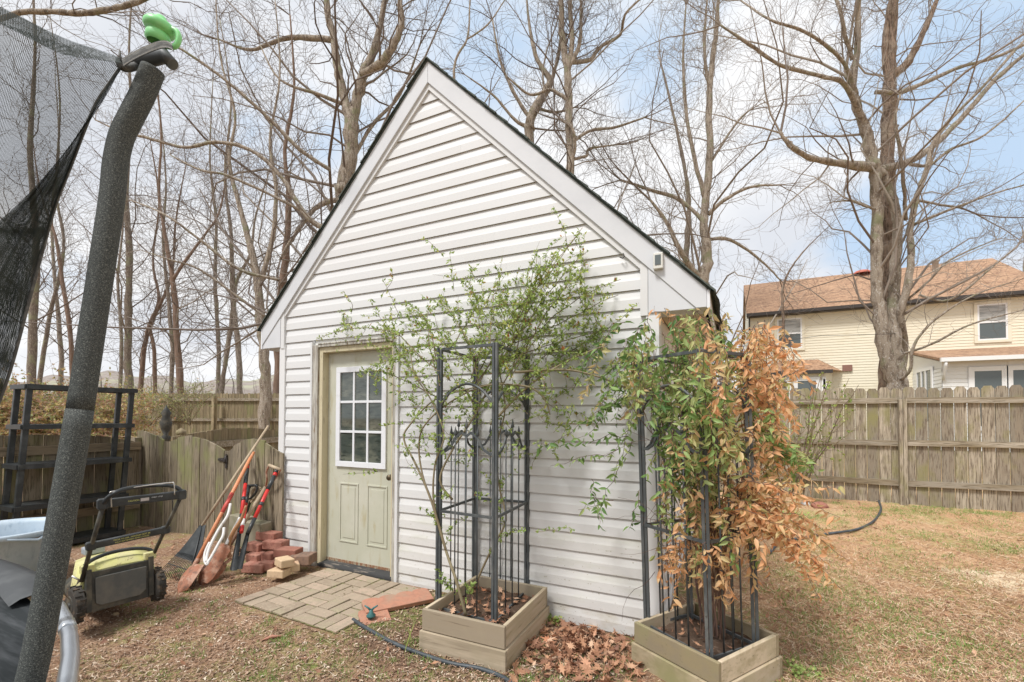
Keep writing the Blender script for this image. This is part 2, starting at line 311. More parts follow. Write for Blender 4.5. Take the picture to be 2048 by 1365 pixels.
def mixc(f,a,b):
    x=t.nodes.new('ShaderNodeMix');x.data_type='RGBA'
    if isinstance(f,float):x.inputs[0].default_value=f
    else:t.links.new(f,x.inputs[0])
    for i,v in ((6,a),(7,b)):
        if isinstance(v,tuple):x.inputs[i].default_value=(*v,1)
        else:t.links.new(v,x.inputs[i])
    return x.outputs[2]
def mth(op,a,b):
    q=t.nodes.new('ShaderNodeMath');q.operation=op
    for i,v in enumerate((a,b)):
        if isinstance(v,(int,float)):q.inputs[i].default_value=v
        else:t.links.new(v,q.inputs[i])
    return q.outputs[0]
dirt=mixc(rng_(nz(1.3),.4,.62),(.29,.17,.105),(.40,.26,.165))
dirt=mixc(rng_(nz(9,8,.7),.50,.66),dirt,(.20,.12,.08))
dirt=mixc(rng_(nz(70,3,.6),.55,.68),dirt,(.60,.46,.35))
dirt=mixc(rng_(nz(130,2,.6),.6,.7),dirt,(.12,.07,.05))
straw=mixc(rng_(nz(1.1),.4,.6),(.53,.31,.165),(.61,.41,.24))
straw=mixc(rng_(nz(26,6,.75,dist=1.5),.5,.66),straw,(.31,.165,.09))
straw=mixc(rng_(nz(80,3,.7,dist=2),.54,.66),straw,(.72,.56,.38))
sp=t.nodes.new('ShaderNodeSeparateXYZ');t.links.new(tcn.outputs['Object'],sp.inputs[0])
yard=mth('ADD',mth('MULTIPLY',sp.outputs[0],.9),mth('MULTIPLY',sp.outputs[1],.45))
yard=rng_(mth('ADD',yard,mth('MULTIPLY',nz(1.2,4),1.0)),4.1,4.9)
bedm=mth('MULTIPLY',mth('MULTIPLY',rng_(mth('ADD',sp.outputs[0],mth('MULTIPLY',nz(5,3),.3)),1.75,1.9),rng_(sp.outputs[0],3.6,3.3)),rng_(mth('ADD',sp.outputs[1],mth('MULTIPLY',nz(4,3),.5)),-.85,-.6))
soilc=mixc(rng_(nz(50,4),.5,.66),(.13,.075,.05),(.30,.20,.14))
dirt=mixc(mth('MULTIPLY',bedm,.85),dirt,soilc)
col=mixc(yard,dirt,straw)
grn=mth('MULTIPLY',rng_(nz(1.5,5,.6),.49,.58),rng_(nz(22,6,.75),.44,.52))
col=mixc(mth('MULTIPLY',grn,.55),col,(.26,.33,.09))
far=rng_(sp.outputs[1],9,16);col=mixc(far,col,(.22,.19,.1))
t.links.new(col,P_.inputs['Base Color'])
bp=t.nodes.new('ShaderNodeBump');bp.inputs['Strength'].default_value=.9;bp.inputs['Distance'].default_value=.018;t.links.new(mth('ADD',nz(24,8,.75),mth('MULTIPLY',nz(110,3,.6),.4)),bp.inputs['Height']);t.links.new(bp.outputs[0],P_.inputs['Normal'])
ax=np.unique(np.concatenate([np.linspace(-400,-8,24),np.arange(-8,14,.11),np.linspace(14,400,24)]))
ay=np.unique(np.concatenate([np.linspace(-200,-4,14),np.arange(-4,9,.11),np.linspace(9,30,24),np.linspace(30,600,24)]))
X_,Y_=np.meshgrid(ax,ay,indexing='ij')
g=MB().grid(np.stack([X_,Y_,gz(X_,Y_)],-1)[::-1]).build('ground',gm);struct(g)
# ---------------------------------------------------------------- shed
XL,XR=-.09,3.527; GX=1.70; EX=.1275
shed=thing('garden_shed','white vinyl sided garden shed with steep gable and dark shingle roof','shed',(1.7,1.5,-.13))
YB=3.0
def course(mb,x0,x1,k,gable=False,axis='x',yb=0.,sgn=-1,kk=EX):
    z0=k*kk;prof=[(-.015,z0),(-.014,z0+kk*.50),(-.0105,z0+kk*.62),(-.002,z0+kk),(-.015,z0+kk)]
    def lim(z):
        a,b=x0,x1
        if gable: h=(4.10-z)/1.015; a=max(a,GX-h);b=min(b,GX+h)
        return a,b
    V=[];
    for y,z in prof:
        a,b=lim(z)
        if b<a: a=b=(a+b)/2
        V+=[(a,yb+y,z),(b,yb+y,z)]
    F=[(2*i,2*i+1,2*i+3,2*i+2) for i in range(4)]
    mb.add(V,F,[.5,.5,.5,0.])  # undersides darker tan: dirt, plus lap shadow lines put into the colour
mb=MB();lo=MB();md=MB()
DX0,DX1,DZ=.36,1.405,1.97
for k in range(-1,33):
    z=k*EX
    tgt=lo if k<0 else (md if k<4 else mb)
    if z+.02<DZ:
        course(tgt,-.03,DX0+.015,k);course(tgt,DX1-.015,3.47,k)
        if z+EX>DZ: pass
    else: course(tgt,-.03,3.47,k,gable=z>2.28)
for k in range(0,28):
    for xs_ in [rs.uniform(1.6,3.1)]:
        if k<4: continue
        z=k*EX;h_=(4.10-z)/1.015
        if z>2.28 and not (GX-h_+.25<xs_<GX+h_-.25): continue
        if rs.random()<.45: continue
        mb.prism([(xs_,-.0158,z),(xs_+.35,-.0156,z),(xs_+.35,-.0150,z+EX*.50),(xs_,-.0150,z+EX*.50)],(0,.0008,0),rs.uniform(.5,1))
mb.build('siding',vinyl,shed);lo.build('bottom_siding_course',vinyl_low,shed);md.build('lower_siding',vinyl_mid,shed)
mb=MB() # wall backing, side and back walls
mb.box((XL+.02,.001,-.16),(DX0,.09,1.97));mb.box((DX1,.001,-.16),(XR-.02,.09,1.97));mb.box((XL+.02,.001,1.97),(XR-.02,.09,2.3))
mb.prism([(XL+.02,.001,2.3),(XR-.02,.001,2.3),(GX+.1,.001,4.1),(GX-.1,.001,4.1)],(0,.08,0))
mb.box((XL+.02,.09,-.16),(XL+.08,YB,2.3));mb.box((XL+.02,YB,-.16),(XR-.02,YB+.08,2.3))
mb.box((XR-.08,.09,-.16),(XR-.02,YB,2.3)); mb.prism([(XL+.02,YB,2.3),(XR-.02,YB,2.3),(GX+.1,YB,4.1),(GX-.1,YB,4.1)],(0,.08,0))
mb.build('wall',whitesid,shed)
mb=MB() # side siding
for k in range(-1,17):
    z0=k*EX;pr=[(.018,z0),(.017,z0+EX*.55),(.007,z0+EX*.74),(.003,z0+EX),(.018,z0+EX)]
    V=[];
    for a,z in pr: V+=[(XR-.018+a,.06,z),(XR-.018+a,YB,z)]
    mb.add(V,[(2*i,2*i+1,2*i+3,2*i+2) for i in range(4)],.5)
mb.build('side_siding',vinyl,shed)
mb=MB()
for a_,b_ in (((XL,-.028,-.15),(-.012,.07,2.02)),((3.455,-.028,-.15),(XR+.012,.09,2.02))):
    mb=MB();mb.box(a_,b_);mb.build('corner_trim',cornerw,shed,bevel=.003)
# J trim under the rake boards and beside the return boxes
mb=MB()
S=1.015
for sg in (-1,1):
    mb.prism([(GX,-.030,4.105),(GX,-.030,4.045),(GX+sg*1.77,-.030,4.045-1.77*S),(GX+sg*1.77,-.030,4.105-1.77*S)],(0,.03,0),.5)
    mb.box((GX+sg*1.745-.024,-.034,1.985),(GX+sg*1.745+.024,0,2.33),var=.5)
mb.build('channel_trim',vinyl,shed)
mb=MB()
for sg in (-1,1):
    a=.002 if sg>0 else 0
    EE=2.125 if sg>0 else 2.03
    zl=4.095-EE*S;low=[(GX+sg*EE,-.046,zl)] if zl>2.0 else [(GX+sg*2.064,-.046,2.0),(GX+sg*EE,-.046,2.0)]
    mb.prism([(GX+a,-.046,4.285),(GX+a,-.046,4.095)]+low+[(GX+sg*EE,-.046,4.285-EE*S)],(0,.04,0),.5)
mb.build('rake_board',trimw,shed,bevel=.003)
mb=MB()
for sg in (-1,1):
    EE=2.125 if sg>0 else 2.03
    xe=GX+sg*EE
    mb=MB();mb.prism([(GX+sg*1.772,-.038,2.325),(GX+sg*1.772,-.038,1.998),(xe-sg*.003,-.038,1.998),(xe-sg*.003,-.038,2.09)],(0,.18,0),.5)
    mb.build('eave_return_box',trimw,shed,bevel=.003)
# eave fascia and soffit along the sides
for sg in (-1,1):
    mb=MB();sf=MB()
    EE=2.125 if sg>0 else 2.03
    xe=GX+sg*EE; zb=1.94
    mb.box((min(xe+sg*.001,xe+sg*.018),-.046,zb+.055),(max(xe+sg*.001,xe+sg*.018),YB+.15,4.265-EE*S),var=.5)
    w0=XR if sg>0 else XL
    sf.box((min(w0,xe-sg*.022),.145,zb+.07),(max(w0,xe-sg*.022),YB+.1,zb+.09),var=.5)
    mb.build('eave_fascia',whited,shed);sf.build('soffit',soffitm,shed)
# roof: layered shingle courses with ragged front edges
roof=MB();edge=MB()
for sg in (-1,1):
    xe=2.15 if sg>0 else 2.06; nrm=np.array([sg*S,0,1.])/math.hypot(S,1); sl_=np.array([sg,0,-S]); 
    top=np.array([GX,0,4.292])
    roof.prism([top+(0,-.056,0),top+(0,-.056,-.018),top+sl_*xe+(0,-.056,-.018),top+sl_*xe+(0,-.056,0)],(0,YB+.25,0),.5)
    nC=24
    for i in range(nC):
        t0=i*xe/nC;t1=min(xe+.02,t0+xe/nC*1.25)
        for j in range(11):
            y0=-.08+j*.31+ (i%2)*.0;y1=y0+.3
            if j==0:y0=-.062-rs.random()*.012
            a=top+sl_*t0+nrm*.003;b=top+sl_*t1+nrm*(.009+.005*rs.random())
            edge.add([a+(0,y0,0),b+(0,y0,0),b+(0,y1,0),a+(0,y1,0),b+(0,y0,0)-nrm*.012,b+(0,y1,0)-nrm*.012,a+(0,y0,0)-nrm*.004],[(0,1,2,3),(1,4,5,2),(0,6,4,1)],None)
roof.build('roof',shedge,shed)
edge.build('shingles',mat('shingle tabs',(.06,.075,.065),.92,noise=[(60,(1,1,1),(.14,.155,.14),.5,.68),(6,(1,1,1),(.035,.045,.036),.5,.65)],bump=.002,var=[(0,(.04,.052,.045)),(1,(.085,.1,.085))]),shed)
mb=MB()
for i in range(14):
    y0=-.07+i*.24;zz=4.297+.006*rs.random()+.012*(i%2)
    for sg in (-1,1): mb.add([(GX,y0,zz),(GX+sg*.14,y0,zz-.145),(GX+sg*.14,y0+.27,zz-.14),(GX,y0+.27,zz+.008),(GX,y0,zz-.012),(GX+sg*.14,y0,zz-.157)],[(0,1,2,3) if sg>0 else (3,2,1,0),(0,4,5,1)])
mb.build('ridge_cap',MT['shingle tabs'],shed)
# wavy loose roofing and metal drip edge hanging over the right eave
G=[]
for i in range(24):
    y=-.02+i*.135; wv=.02*math.sin(i*1.1)+.012*rs.random()
    q_=min(1,.25+i*.12);G.append([(3.835,y,2.118),(3.86+.02*q_,y,2.10-.01*q_),(3.868+.022*q_+wv*.3,y,2.09-.02*q_+wv*.3),(3.87+.035*q_+wv*.4,y,2.082-.03*q_+wv*.3)])
MB().grid(G,.5).build('drip_edge',MT['shingle tabs'],shed)
# door
dr=MB();y0=.06
dr.box((.49,y0,-.035),(1.318,y0+.04,1.915),var=.5)
# raised mouldings of the two lower panels
dx=MB()
def panel(mb,x0,x1,z0,z1):
    for (a,b,c,d_) in ((x0,x1,z0,z0+.014),(x0,x1,z1-.014,z1),(x0,x0+.014,z0+.014,z1-.014),(x1-.014,x1,z0+.014,z1-.014)):
        mb.box((a,y0-.007,c),(b,y0,d_),var=.5)
    mb.prism([(x0+.04,y0-.0005,z0+.04),(x1-.04,y0-.0005,z0+.04),(x1-.04,y0-.0005,z1-.04),(x0+.04,y0-.0005,z1-.04)],(0,-.004,0),.5)
panel(dr,.655,.885,.155,.70);panel(dr,.99,1.225,.155,.70)
door=dr.build('door',doorm,shed,bevel=.003)
mb=MB();mb.box((.492,y0-.004,-.036),(1.316,y0-.0005,-.012),var=.4);mb.box((1.30,y0-.003,-.03),(1.317,y0-.0004,.22),var=.5);mb.build('rotten_edge',doorrust,door)
gx0,gx1,gz0,gz1=.608,1.21,.85,1.775
mb=MB();b_=.05
for a in ((gx0,gz0,gx1,gz0+b_),(gx0,gz1-b_,gx1,gz1),(gx0,gz0+b_,gx0+b_,gz1-b_),(gx1-b_,gz0+b_,gx1,gz1-b_)): mb.box((a[0],y0-.018,a[1]),(a[2],y0-.0005,a[3]),var=.5)
ix0,ix1,iz0,iz1=gx0+b_,gx1-b_,gz0+b_,gz1-b_
for i in (1,2):
    x=ix0+(ix1-ix0)*i/3;mb.box((x-.011,y0-.013,iz0),(x+.011,y0-.001,iz1),var=.5)
    z=iz0+(iz1-iz0)*i/3;mb.box((ix0,y0-.0125,z-.011),(ix1,y0-.0015,z+.011),var=.5)
wf=mb.build('window_frame',whited,door,bevel=.002)
MB().box((ix0,y0-.0035,iz0),(ix1,y0-.0028,iz1)).build('window_pane',mat('door glass',(.06,.075,.066),.04,spec=1.0,noise=[(4,(1,1,2),(.14,.15,.12),.48,.66),(9,(1,1,4),(.03,.04,.035),.5,.66)]),door)  # lighter green and dark patches paint reflections into the door glass
mb=MB();mb.lathe((1.275,y0,.785),[(.001,.058),(.02,.056),(.027,.045),(.022,.03),(.012,.022),(.012,.006),(.03,.005),(.03,0)],14,(0,-1,0));mb.build('door_knob',mat('tarnished brass',(.14,.11,.07),.4,metal=.8),door)
# frame
mb=MB()
mb.box((.445,-.01,-.06),(.4895,.11,1.965),var=.3);mb.box((1.319,-.01,-.06),(1.345,.11,1.965),var=.6);mb.box((.4895,-.01,1.916),(1.319,.11,1.965),var=.4)
mb.build('door_jamb',jamb,shed,bevel=.002)
mb=MB()
mb.box((.375,-.03,-.09),(.4445,.0,1.99),var=.2);mb.box((1.3455,-.03,-.09),(1.38,.0,1.99),var=.7);mb.box((.4445,-.03,1.9655),(1.3455,.0,1.99),var=.4)
mb.box((.4445,-.034,1.9905),(1.40,.0,2.005),var=.4)
mb.build('door_casing',mould,shed,bevel=.004)
mb=MB();mb.box((.352,-.034,-.14),(.3745,.0,2.02),var=.5);mb.box((1.3805,-.034,-.14),(1.408,.0,2.0),var=.5);mb.build('siding_channel',vinyl,shed)
mb=MB()
G=[];
for i in range(26):
    x=.46+i*.035; s=.008*rs.random()
    G.append([(x,.06,-.036),(x,.02,-.038-s),(x,-.006-s,-.048),(x,-.012-s*1.5,-.085-s),(x,-.004,-.115)])
mb.grid(G,.5);mb.build('door_sill',sillm,shed)
# small square light box on the right rake board
cb=MB();o=Yp(1317,524,-.05);cx,cz=o[0],o[2]
cb.box((cx-.030,-.078,cz-.052),(cx+.030,-.046,cz+.052),var=.5)
lb=cb.build('light_box',mat('yellowed box',(.66,.65,.60),.5),shed,bevel=.004)
MB().box((cx-.018,-.081,cz-.028),(cx+.018,-.0783,cz+.036)).build('lens',glass,lb)
mb=MB()
mb.tube([Yp(3*0+1287,500,-.04)*0+Yp(1240+0,515,-.035),Yp(1246,517,-.05),Yp(1249,513,-.05),Yp(1246,507,-.04)],.004,6)
mb.build('hook',darkfas,shed)
# ---------------------------------------------------------------- patio
Rp=rotz(-.03);po=np.array([.575,-.885,0]);pz=-.07;cell=.2165
mb=MB()
for i in range(5):
    for j in range(4):
        for h in range(2):
            g_=.004+rs.random()*.003;z=pz+rs.uniform(-.006,.005)
            if (i+j)%2: lo_=(i*cell+g_,j*cell+h*cell/2+g_,0);hi_=((i+1)*cell-g_,j*cell+(h+1)*cell/2-g_,0)
            else: lo_=(i*cell+h*cell/2+g_,j*cell+g_,0);hi_=(i*cell+(h+1)*cell/2-g_,(j+1)*cell-g_,0)
            c=np.array([(lo_[0]+hi_[0])/2,(lo_[1]+hi_[1])/2,0]);sx=hi_[0]-lo_[0];sy=hi_[1]-lo_[1]
            R=Rp@rotz(rs.uniform(-.015,.015))
            tx,ty=rs.uniform(-.02,.02),rs.uniform(-.02,.02)
            R=np.array(Matrix.Rotation(tx,3,'X'))@np.array(Matrix.Rotation(ty,3,'Y'))@R
            mb.cbox(po+Rp@c+(0,0,z-.03),(sx,sy,.06),R)
struct(mb.build('patio',pavem,bevel=.004))
mb=MB();G=[[po+Rp@np.array([i*5*cell/40,j*4*cell/32,0])+(0,0,pz-.009+.006*math.sin(i*1.7)*math.sin(j*2.3+i)) for j in range(33)] for i in range(41)]
mb.grid(G[::-1],.3);struct(mb.build('patio_joint_moss',mossm))
# ---------------------------------------------------------------- fences
def pickets(mb,P0,dirx,n,pw,gap,top,bot,th,dog=.03,nrm=(0,1,0)):
    gap=max(gap,.006);P0=np.asarray(P0,float);dx=np.asarray(dirx,float);nv=np.asarray(nrm,float)*th
    for i in range(n):
        s0=i*(pw+gap);s1=s0+pw*rs.uniform(.97,1.0)
        a=P0+dx*s0;b=P0+dx*s1
        z0=bot((s0+s1)/2);za,zb=top(s0),top(s1); j=rs.uniform(-.012,.012)
        za+=j;zb+=j
        off=nv*rs.uniform(-.15,.15)
        if dog: poly=[(a[0],a[1],z0),(b[0],b[1],z0),(b[0],b[1],zb-dog*1.6),(b[0]-dx[0]*dog,b[1]-dx[1]*dog,zb),(a[0]+dx[0]*dog,a[1]+dx[1]*dog,za),(a[0],a[1],za-dog*1.6)]
        else: m=(a+b)/2;poly=[(a[0],a[1],z0),(b[0],b[1],z0),(b[0],b[1],zb),(m[0],m[1],max(top((s0+s1)/2)+j,min(za,zb))),(a[0],a[1],za)]
        mb.prism([np.array(q)+off for q in poly],nv)
# back privacy fence, right
yb=5.82; f1=thing('privacy_fence','tall weathered board fence with dog eared tops behind the yard, right','fence',(8,yb,0))
x0=3.2
mb=MB();pickets(mb,(x0,yb,0),(1,0,0),60,.139,.010,lambda s:1.79+.012*math.sin(s*1.3),lambda s:-.02+.0*s,.018)
mb.build('boards',fencew,f1)
for z in (1.575,.935,.33):
    xs=[x0-.1]
    xp=6.30
    while xp-2.44>x0: xp-=2.44
    posts=[xp+2.44*i for i in range(5)]
    seg=[x0]+posts+[12.6]
    mb=MB()
    for a,b in zip(seg[:-1],seg[1:]):
        if b-a>.1: 
            dz=rs.uniform(-.012,.012);mb.bar((a+.05,yb-.02,z+dz),(b-.05,yb-.02,z-dz),.04,.085,up=(0,1,0) if False else (0,0,1))
    mb.build('rail',fencer,f1)
for x in posts:
    mb=MB();mb.box((x-.047,yb-.10,-.15),(x-.003,yb-.02,1.60));mb.box((x+.0,yb-.105,-.15),(x+.047,yb-.022,1.605));mb.build('post',fencew,f1,bevel=.004)
# low scalloped fence from the shed corner
Bs=[(240,866),(262,861),(290,862),(314,872),(332,886),(352,877),(381,872),(410,878),(437,892),(455,905),(470,890),(500,879),(530,884),(562,906)]
Bp=[Yp(*q,-.05) for q in Bs];bx=[p[0] for p in Bp];bz_=[p[2] for p in Bp]
f2=thing('picket_fence','low weathered scalloped board fence between the shed and the corner, behind the garden tools','fence',(-1.3,-.05,0))
yB=-.05
def f2top(s): return float(np.interp(-2.62+s,bx,bz_))
mb=MB();pickets(mb,(-2.62,yB,0),(1,0,0),14,.137,.003,f2top,lambda s:-.06,.018,dog=0);mb.build('boards',fenceb,f2)
mb=MB()
for z in (.25,.85): mb.box((-2.6,yB+.02,z-.04),(-.72,yB+.06,z+.04))
mb.build('rail',fencer,f2)
mb=MB();mb.box((-.76,yB+.02,-.15),(-.67,yB+.11,.9));mb.box((-1.72,yB+.02,-.15),(-1.63,yB+.11,1.0))
mb.build('post',fencew,f2)
gt=thing('garden_gate','narrow scalloped wooden gate beside the shed corner with a black strap hinge','gate',(-.35,yB,0))
mb=MB();pickets(mb,(-.655,yB,0),(1,0,0),5,.128,.003,lambda s:float(np.interp(-.655+s,bx,bz_)),lambda s:-.04,.018,dog=0);mb.build('boards',fenceb,gt)
mb=MB()
for z in (.22,.82): mb.box((-.65,yB+.02,z-.04),(-.02,yB+.055,z+.04))
mb.build('rail',fencer,gt)
h=Yp(448,920,yB-.01);mb=MB();hx,hz=h[0],h[2]
mb.prism([(hx+.02,yB-.004,hz-.09),(hx+.045,yB-.004,hz-.09),(hx+.045,yB-.004,hz+.06),(hx+.02,yB-.004,hz+.06)],(0,-.006,0));mb.prism([(hx-.10,yB-.005,hz-.012),(hx+.05,yB-.005,hz-.025),(hx+.05,yB-.005,hz+.025),(hx-.10,yB-.005,hz+.012)],(0,-.008,0))
for q in (-.09,-.03): mb.lathe((hx+q,yB-.013,hz),[(.009,0),(.006,.005),(.001,.006)],8,(0,-1,0))
mb.tube([(hx+.03,yB-.014,hz-.03),(hx+.03,yB-.014,hz+.04)],.009,8);mb.build('hinge',darkfas,gt)
# side fence towards the camera, seen from its rail side
f3=thing('side_fence','low weathered fence with its rails facing the yard, behind the black shelf','fence',(-2.45,-1.6,0))
xa=-2.5
def f3top(s): 
    t_=(s%1.9)/1.9; return 1.00+.125*math.sin(PI*t_)**.8
mb=MB();pickets(mb,(xa,-.08,0),(0,-1,0),28,.137,.003,f3top,lambda s:-.06,.018,dog=0,nrm=(-1,0,0));mb.build('boards',fenceb,f3)
for z in (.955,.25):
    mb=MB();mb.box((xa,-4.0,z-.045),(xa+.04,-.08,z+.045));mb.build('rail',fencery,f3)
mb=MB();mb.box((xa-.11,-.12,-.1),(xa-.02,-.03,1.05));mb.build('post',fencew,f3)
# neighbouring scalloped run going away behind the low fence
c0=D(345,874,5.9);c1=D(575,850,8.4);dv=(c1-c0);dv[2]=0;ln=np.linalg.norm(dv);dv/=ln
f4=thing('neighbour_fence','low scalloped fence running away behind the gate, rails towards the shed','fence',(c0[0],c0[1],0))
def f4top(s): return 1.03+.10*math.sin(PI*((s%2.4)/2.4))
mb=MB();nv=np.array([dv[1],-dv[0],0.]);pickets(mb,c0*(1,1,0),dv,int(ln/.14)+4,.137,.003,f4top,lambda s:-.1,.018,dog=0,nrm=-nv);mb.build('boards',fencef,f4)
mb=MB();mb.bar(c0*(1,1,0)+nv*.02+(0,0,.9),c1*(1,1,0)+nv*.02+(0,0,.9),.04,.09);mb.build('rail',fencer,f4)
pp=D(362,880,6.1);mb=MB();cx,cy_=pp[0],pp[1];mb.box((cx-.05,cy_-.05,-.1),(cx+.05,cy_+.05,1.0));mb.build('post',fencef,f4)
mb=MB();mb.box((cx-.06,cy_-.06,1.0),(cx+.06,cy_+.06,1.03));mb.lathe((cx,cy_,1.03),[(.03,0),(.03,.015),(.055,.04),(.06,.065),(.05,.09),(.022,.11),(.006,.125)],14);mb.build('finial',fencef,f4)
# tall fence far behind on the left
f5=thing('far_privacy_fence','tall board fence with a flat cap far behind the low fence, left','fence',tuple(D(380,830,14.4)))
a=D(120,833,14.9);b=D(700,833,14.2);dv=b-a;dv[2]=0;ln=np.linalg.norm(dv);dv/=ln;nv=np.array([-dv[1],dv[0],0])
mb=MB();pickets(mb,a*(1,1,0),dv,int(ln/.105),.098,.007,lambda s:2.03,lambda s:.0,.018,dog=.02,nrm=nv);mb.build('boards',fencef,f5)
mb=MB()
for z in (1.83,1.19,.6): mb.bar(a*(1,1,0)-nv*.03+(0,0,z),b*(1,1,0)-nv*.03+(0,0,z),.05,.09)
mb.build('rail',fencer,f5)
for px in (250,343,433,532,620):
    q=D(px,833,14.5-.0012*(px-343));mb=MB();mb.cbox((q[0],q[1],.95)-nv*.1,(.11,.11,1.95));mb.build('post',fencef,f5)
mb=MB();G=[]
for i in range(140):
    px=-700+i*11.;hh=24+2.2*math.sin(i*.17)+1.4*math.sin(i*.61+1)+.7*rs.random();q=D(px,833,215)
    q2=D(px,833,330);G.append([(q[0],q[1],-2),(q[0],q[1],hh*.55),((q[0]+q2[0])/2,(q[1]+q2[1])/2,hh),(q2[0],q2[1],-2)])
mb.grid(np.array(G)[::-1]);struct(mb.build('hills',mat('wooded hills',(.31,.275,.25),1.,noise=[(.25,(1,1,3),(.25,.21,.19),.45,.6),(.06,(1,1,1),(.36,.36,.26),.5,.65)],spec=0)))
# ---------------------------------------------------------------- neighbour house
HY=19.3;hx0,hx1=4.67,13.95
house=thing('neighbour_house','two storey cream sided house with brown shingle roof beyond the fence','house',(9,HY,0))
mb=MB()
for k in range(52):
    z0=.1+k*.1075;pr=[(-.02,z0),(-.012,z0+.07),(-.004,z0+.1075),(-.02,z0+.1075)]
    V=[]
    for y,z in pr: V+=[(hx0,HY+y,z),(hx1,HY+y,z)]
    mb.add(V,[(2*i,2*i+1,2*i+3,2*i+2) for i in range(3)],.5)
mb.box((hx0,HY+.001,0),(hx1,HY+8,5.7),var=.5)
for x in (hx0,hx1): mb.prism([(x,HY,5.7),(x,HY+8,5.7),(x,HY+4,8.0)],(.02 if x<9 else -.02,0,0),.5)
mb.build('wall',cream,house)
rf=MB()
for s_,e in ((-1,-.3),(1,8.3)):
    rf.prism([(hx0-.12,HY+4,8.17),(hx1+.1,HY+4,8.17),(hx1+.1,HY+e,5.80),(hx0-.12,HY+e,5.80)],(0,0,-.09),.5)
roofo=rf.build('roof',houseroof,house)
mb=MB();mb.box((hx0-.12,HY-.40,5.66),(hx1+.1,HY-.305,5.79));mb.box((hx0-.1,HY-.302,5.64),(hx1+.08,HY,5.69));mb.build('gutter',darkfas,house)
mb=MB();mb.box((hx0-.03,HY-.06,0),(hx0+.03,HY-.01,5.64));mb.build('downspout',darkfas,house)
p=Yp(1867,530,HY+3.2);mb=MB();mb.lathe((p[0],HY+3.0,7.4),[(.11,0),(.11,.62),(.15,.62),(.15,.7),(.001,.7)],12);mb.build('flue',galv,house)
p=Yp(1723,548,HY+3.7);mb=MB();mb.lathe((p[0],HY+3.6,8.0),[(.34,0),(.34,.05),(.26,.12),(.1,.17),(.001,.18)],20);mb.build('roof_vent',mat('red roof vent',(.5,.13,.08),.5),house)
def window(par,x0,x1,z0,z1,y,split=True,gl=glass,tr=cream):
    fr=MB();b=.09
    for a in ((x0-b,z0-b,x1+b,z0),(x0-b,z1,x1+b,z1+b),(x0-b,z0,x0,z1),(x1,z0,x1+b,z1)): fr.box((a[0],y-.06,a[1]),(a[2],y-.021,a[3]),var=.5)
    ff=fr.build('window',tr,par)
    sh=MB();c=.055
    for a in ((x0,z0,x1,z0+c),(x0,z1-c,x1,z1),(x0,z0+c,x0+c,z1-c),(x1-c,z0+c,x1,z1-c)): sh.box((a[0],y-.052,a[1]),(a[2],y-.022,a[3]),var=.5)
    if split: sh.box((x0+c,y-.055,(z0+z1)/2-.03),(x1-c,y-.02,(z0+z1)/2+.03),var=.5)
    sh.build('sash',white,ff)
    if split: MB().box((x0+c,y-.034,(z0+z1)/2+.03),(x1-c,y-.03,z1-c)).build('pane',glassb,ff)
    MB().box((x0+c,y-.034,z0+c),(x1-c,y-.03,(z0+z1)/2-.03 if split else z1-c)).build('pane',gl,ff)
window(house,12.07,12.88,4.14,5.46,HY,True,glass);window(house,5.72,6.62,4.22,5.5,HY,True,glass)
# bay at the left of the house
bl=Yp(1560,745,18.4)[0]-.05;br=Yp(1650,742,18.4)[0]
bzz=Yp(1600,742,18.4)[2]
mb=MB();mb.prism([(bl,18.55,0),(br,18.55,0),(br+.4,HY,0),(bl-.4,HY,0)],(0,0,bzz),.5);bay=mb.build('bay',cream,house)
mb=MB();t_=3.75;e=.12
A=[(bl-.25-e,18.38,bzz),(br+.25,18.38,bzz),(br+.75,HY,bzz),(bl-.75,HY,bzz),(bl+.1,HY-.05,bzz+.52),(br-.1,HY-.05,bzz+.52)]
mb.add(A,[(0,1,5,4),(1,2,5),(3,0,4),(0,3,2,1)],.5);mb.build('bay_roof',houseroof,bay)
mb=MB();mb.box((bl-.3,18.34,bzz-.13),(br+.25,18.40,bzz+.01));mb.build('gutter',darkfas,bay)
for q0,q1 in ((bl+.03,bl+.35),(bl+.62,bl+1.35),(bl+1.6,br-.05)): window(bay,q0,q1,1.6,bzz-.35,18.55,False,glass,white)
# white sun room at the right
ax0=Yp(1825,700,HY)[0];ayf=16.6
azt=Xp(1885,724,ax0)[2]
add=MB()
for k in range(26):
    z0=.1+k*.125
    if z0+.12>azt-.1: break
    V=[]
    for y,z in ((-.02,z0),(-.012,z0+.09),(-.004,z0+.125),(-.02,z0+.125)): V+=[(ax0,ayf+y,z),(ax0+1.05,ayf+y,z)]
    add.add(V,[(2*i,2*i+1,2*i+3,2*i+2) for i in range(3)],.5)
    V=[]
    for y,z in ((-.02,z0),(-.012,z0+.09),(-.004,z0+.125),(-.02,z0+.125)): V+=[(ax0+y,HY,z),(ax0+y,ayf,z)]
    add.add(V,[(2*i,2*i+1,2*i+3,2*i+2) for i in range(3)],.5)
add.prism([(ax0+.001,ayf+.001,0),(ax0+.001,HY,0),(ax0+.001,HY,azt+.55),(ax0+.001,ayf+.001,azt)],(7,0,0),.5)
room=add.build('sun_room',whitesid,house)
mb=MB();mb.prism([(ax0-.12,ayf-.3,azt+.0),(ax0-.12,HY-.03,azt+.62),(ax0-.12,HY-.03,azt+.7),(ax0-.12,ayf-.3,azt+.09)],(8,0,0),.5);mb.build('sun_room_roof',houseroof,room)
mb=MB();mb.box((ax0-.15,ayf-.42,azt-.03),(ax0+8,ayf-.303,azt+.10));mb.tube([(ax0-.02,ayf-.36,azt-.04),(ax0-.02,ayf-.34,azt-.15),(ax0+.0,ayf-.1,azt-.42),(ax0+.02,ayf-.06,azt-.6)],.05,6);mb.build('white_gutter',white,room)
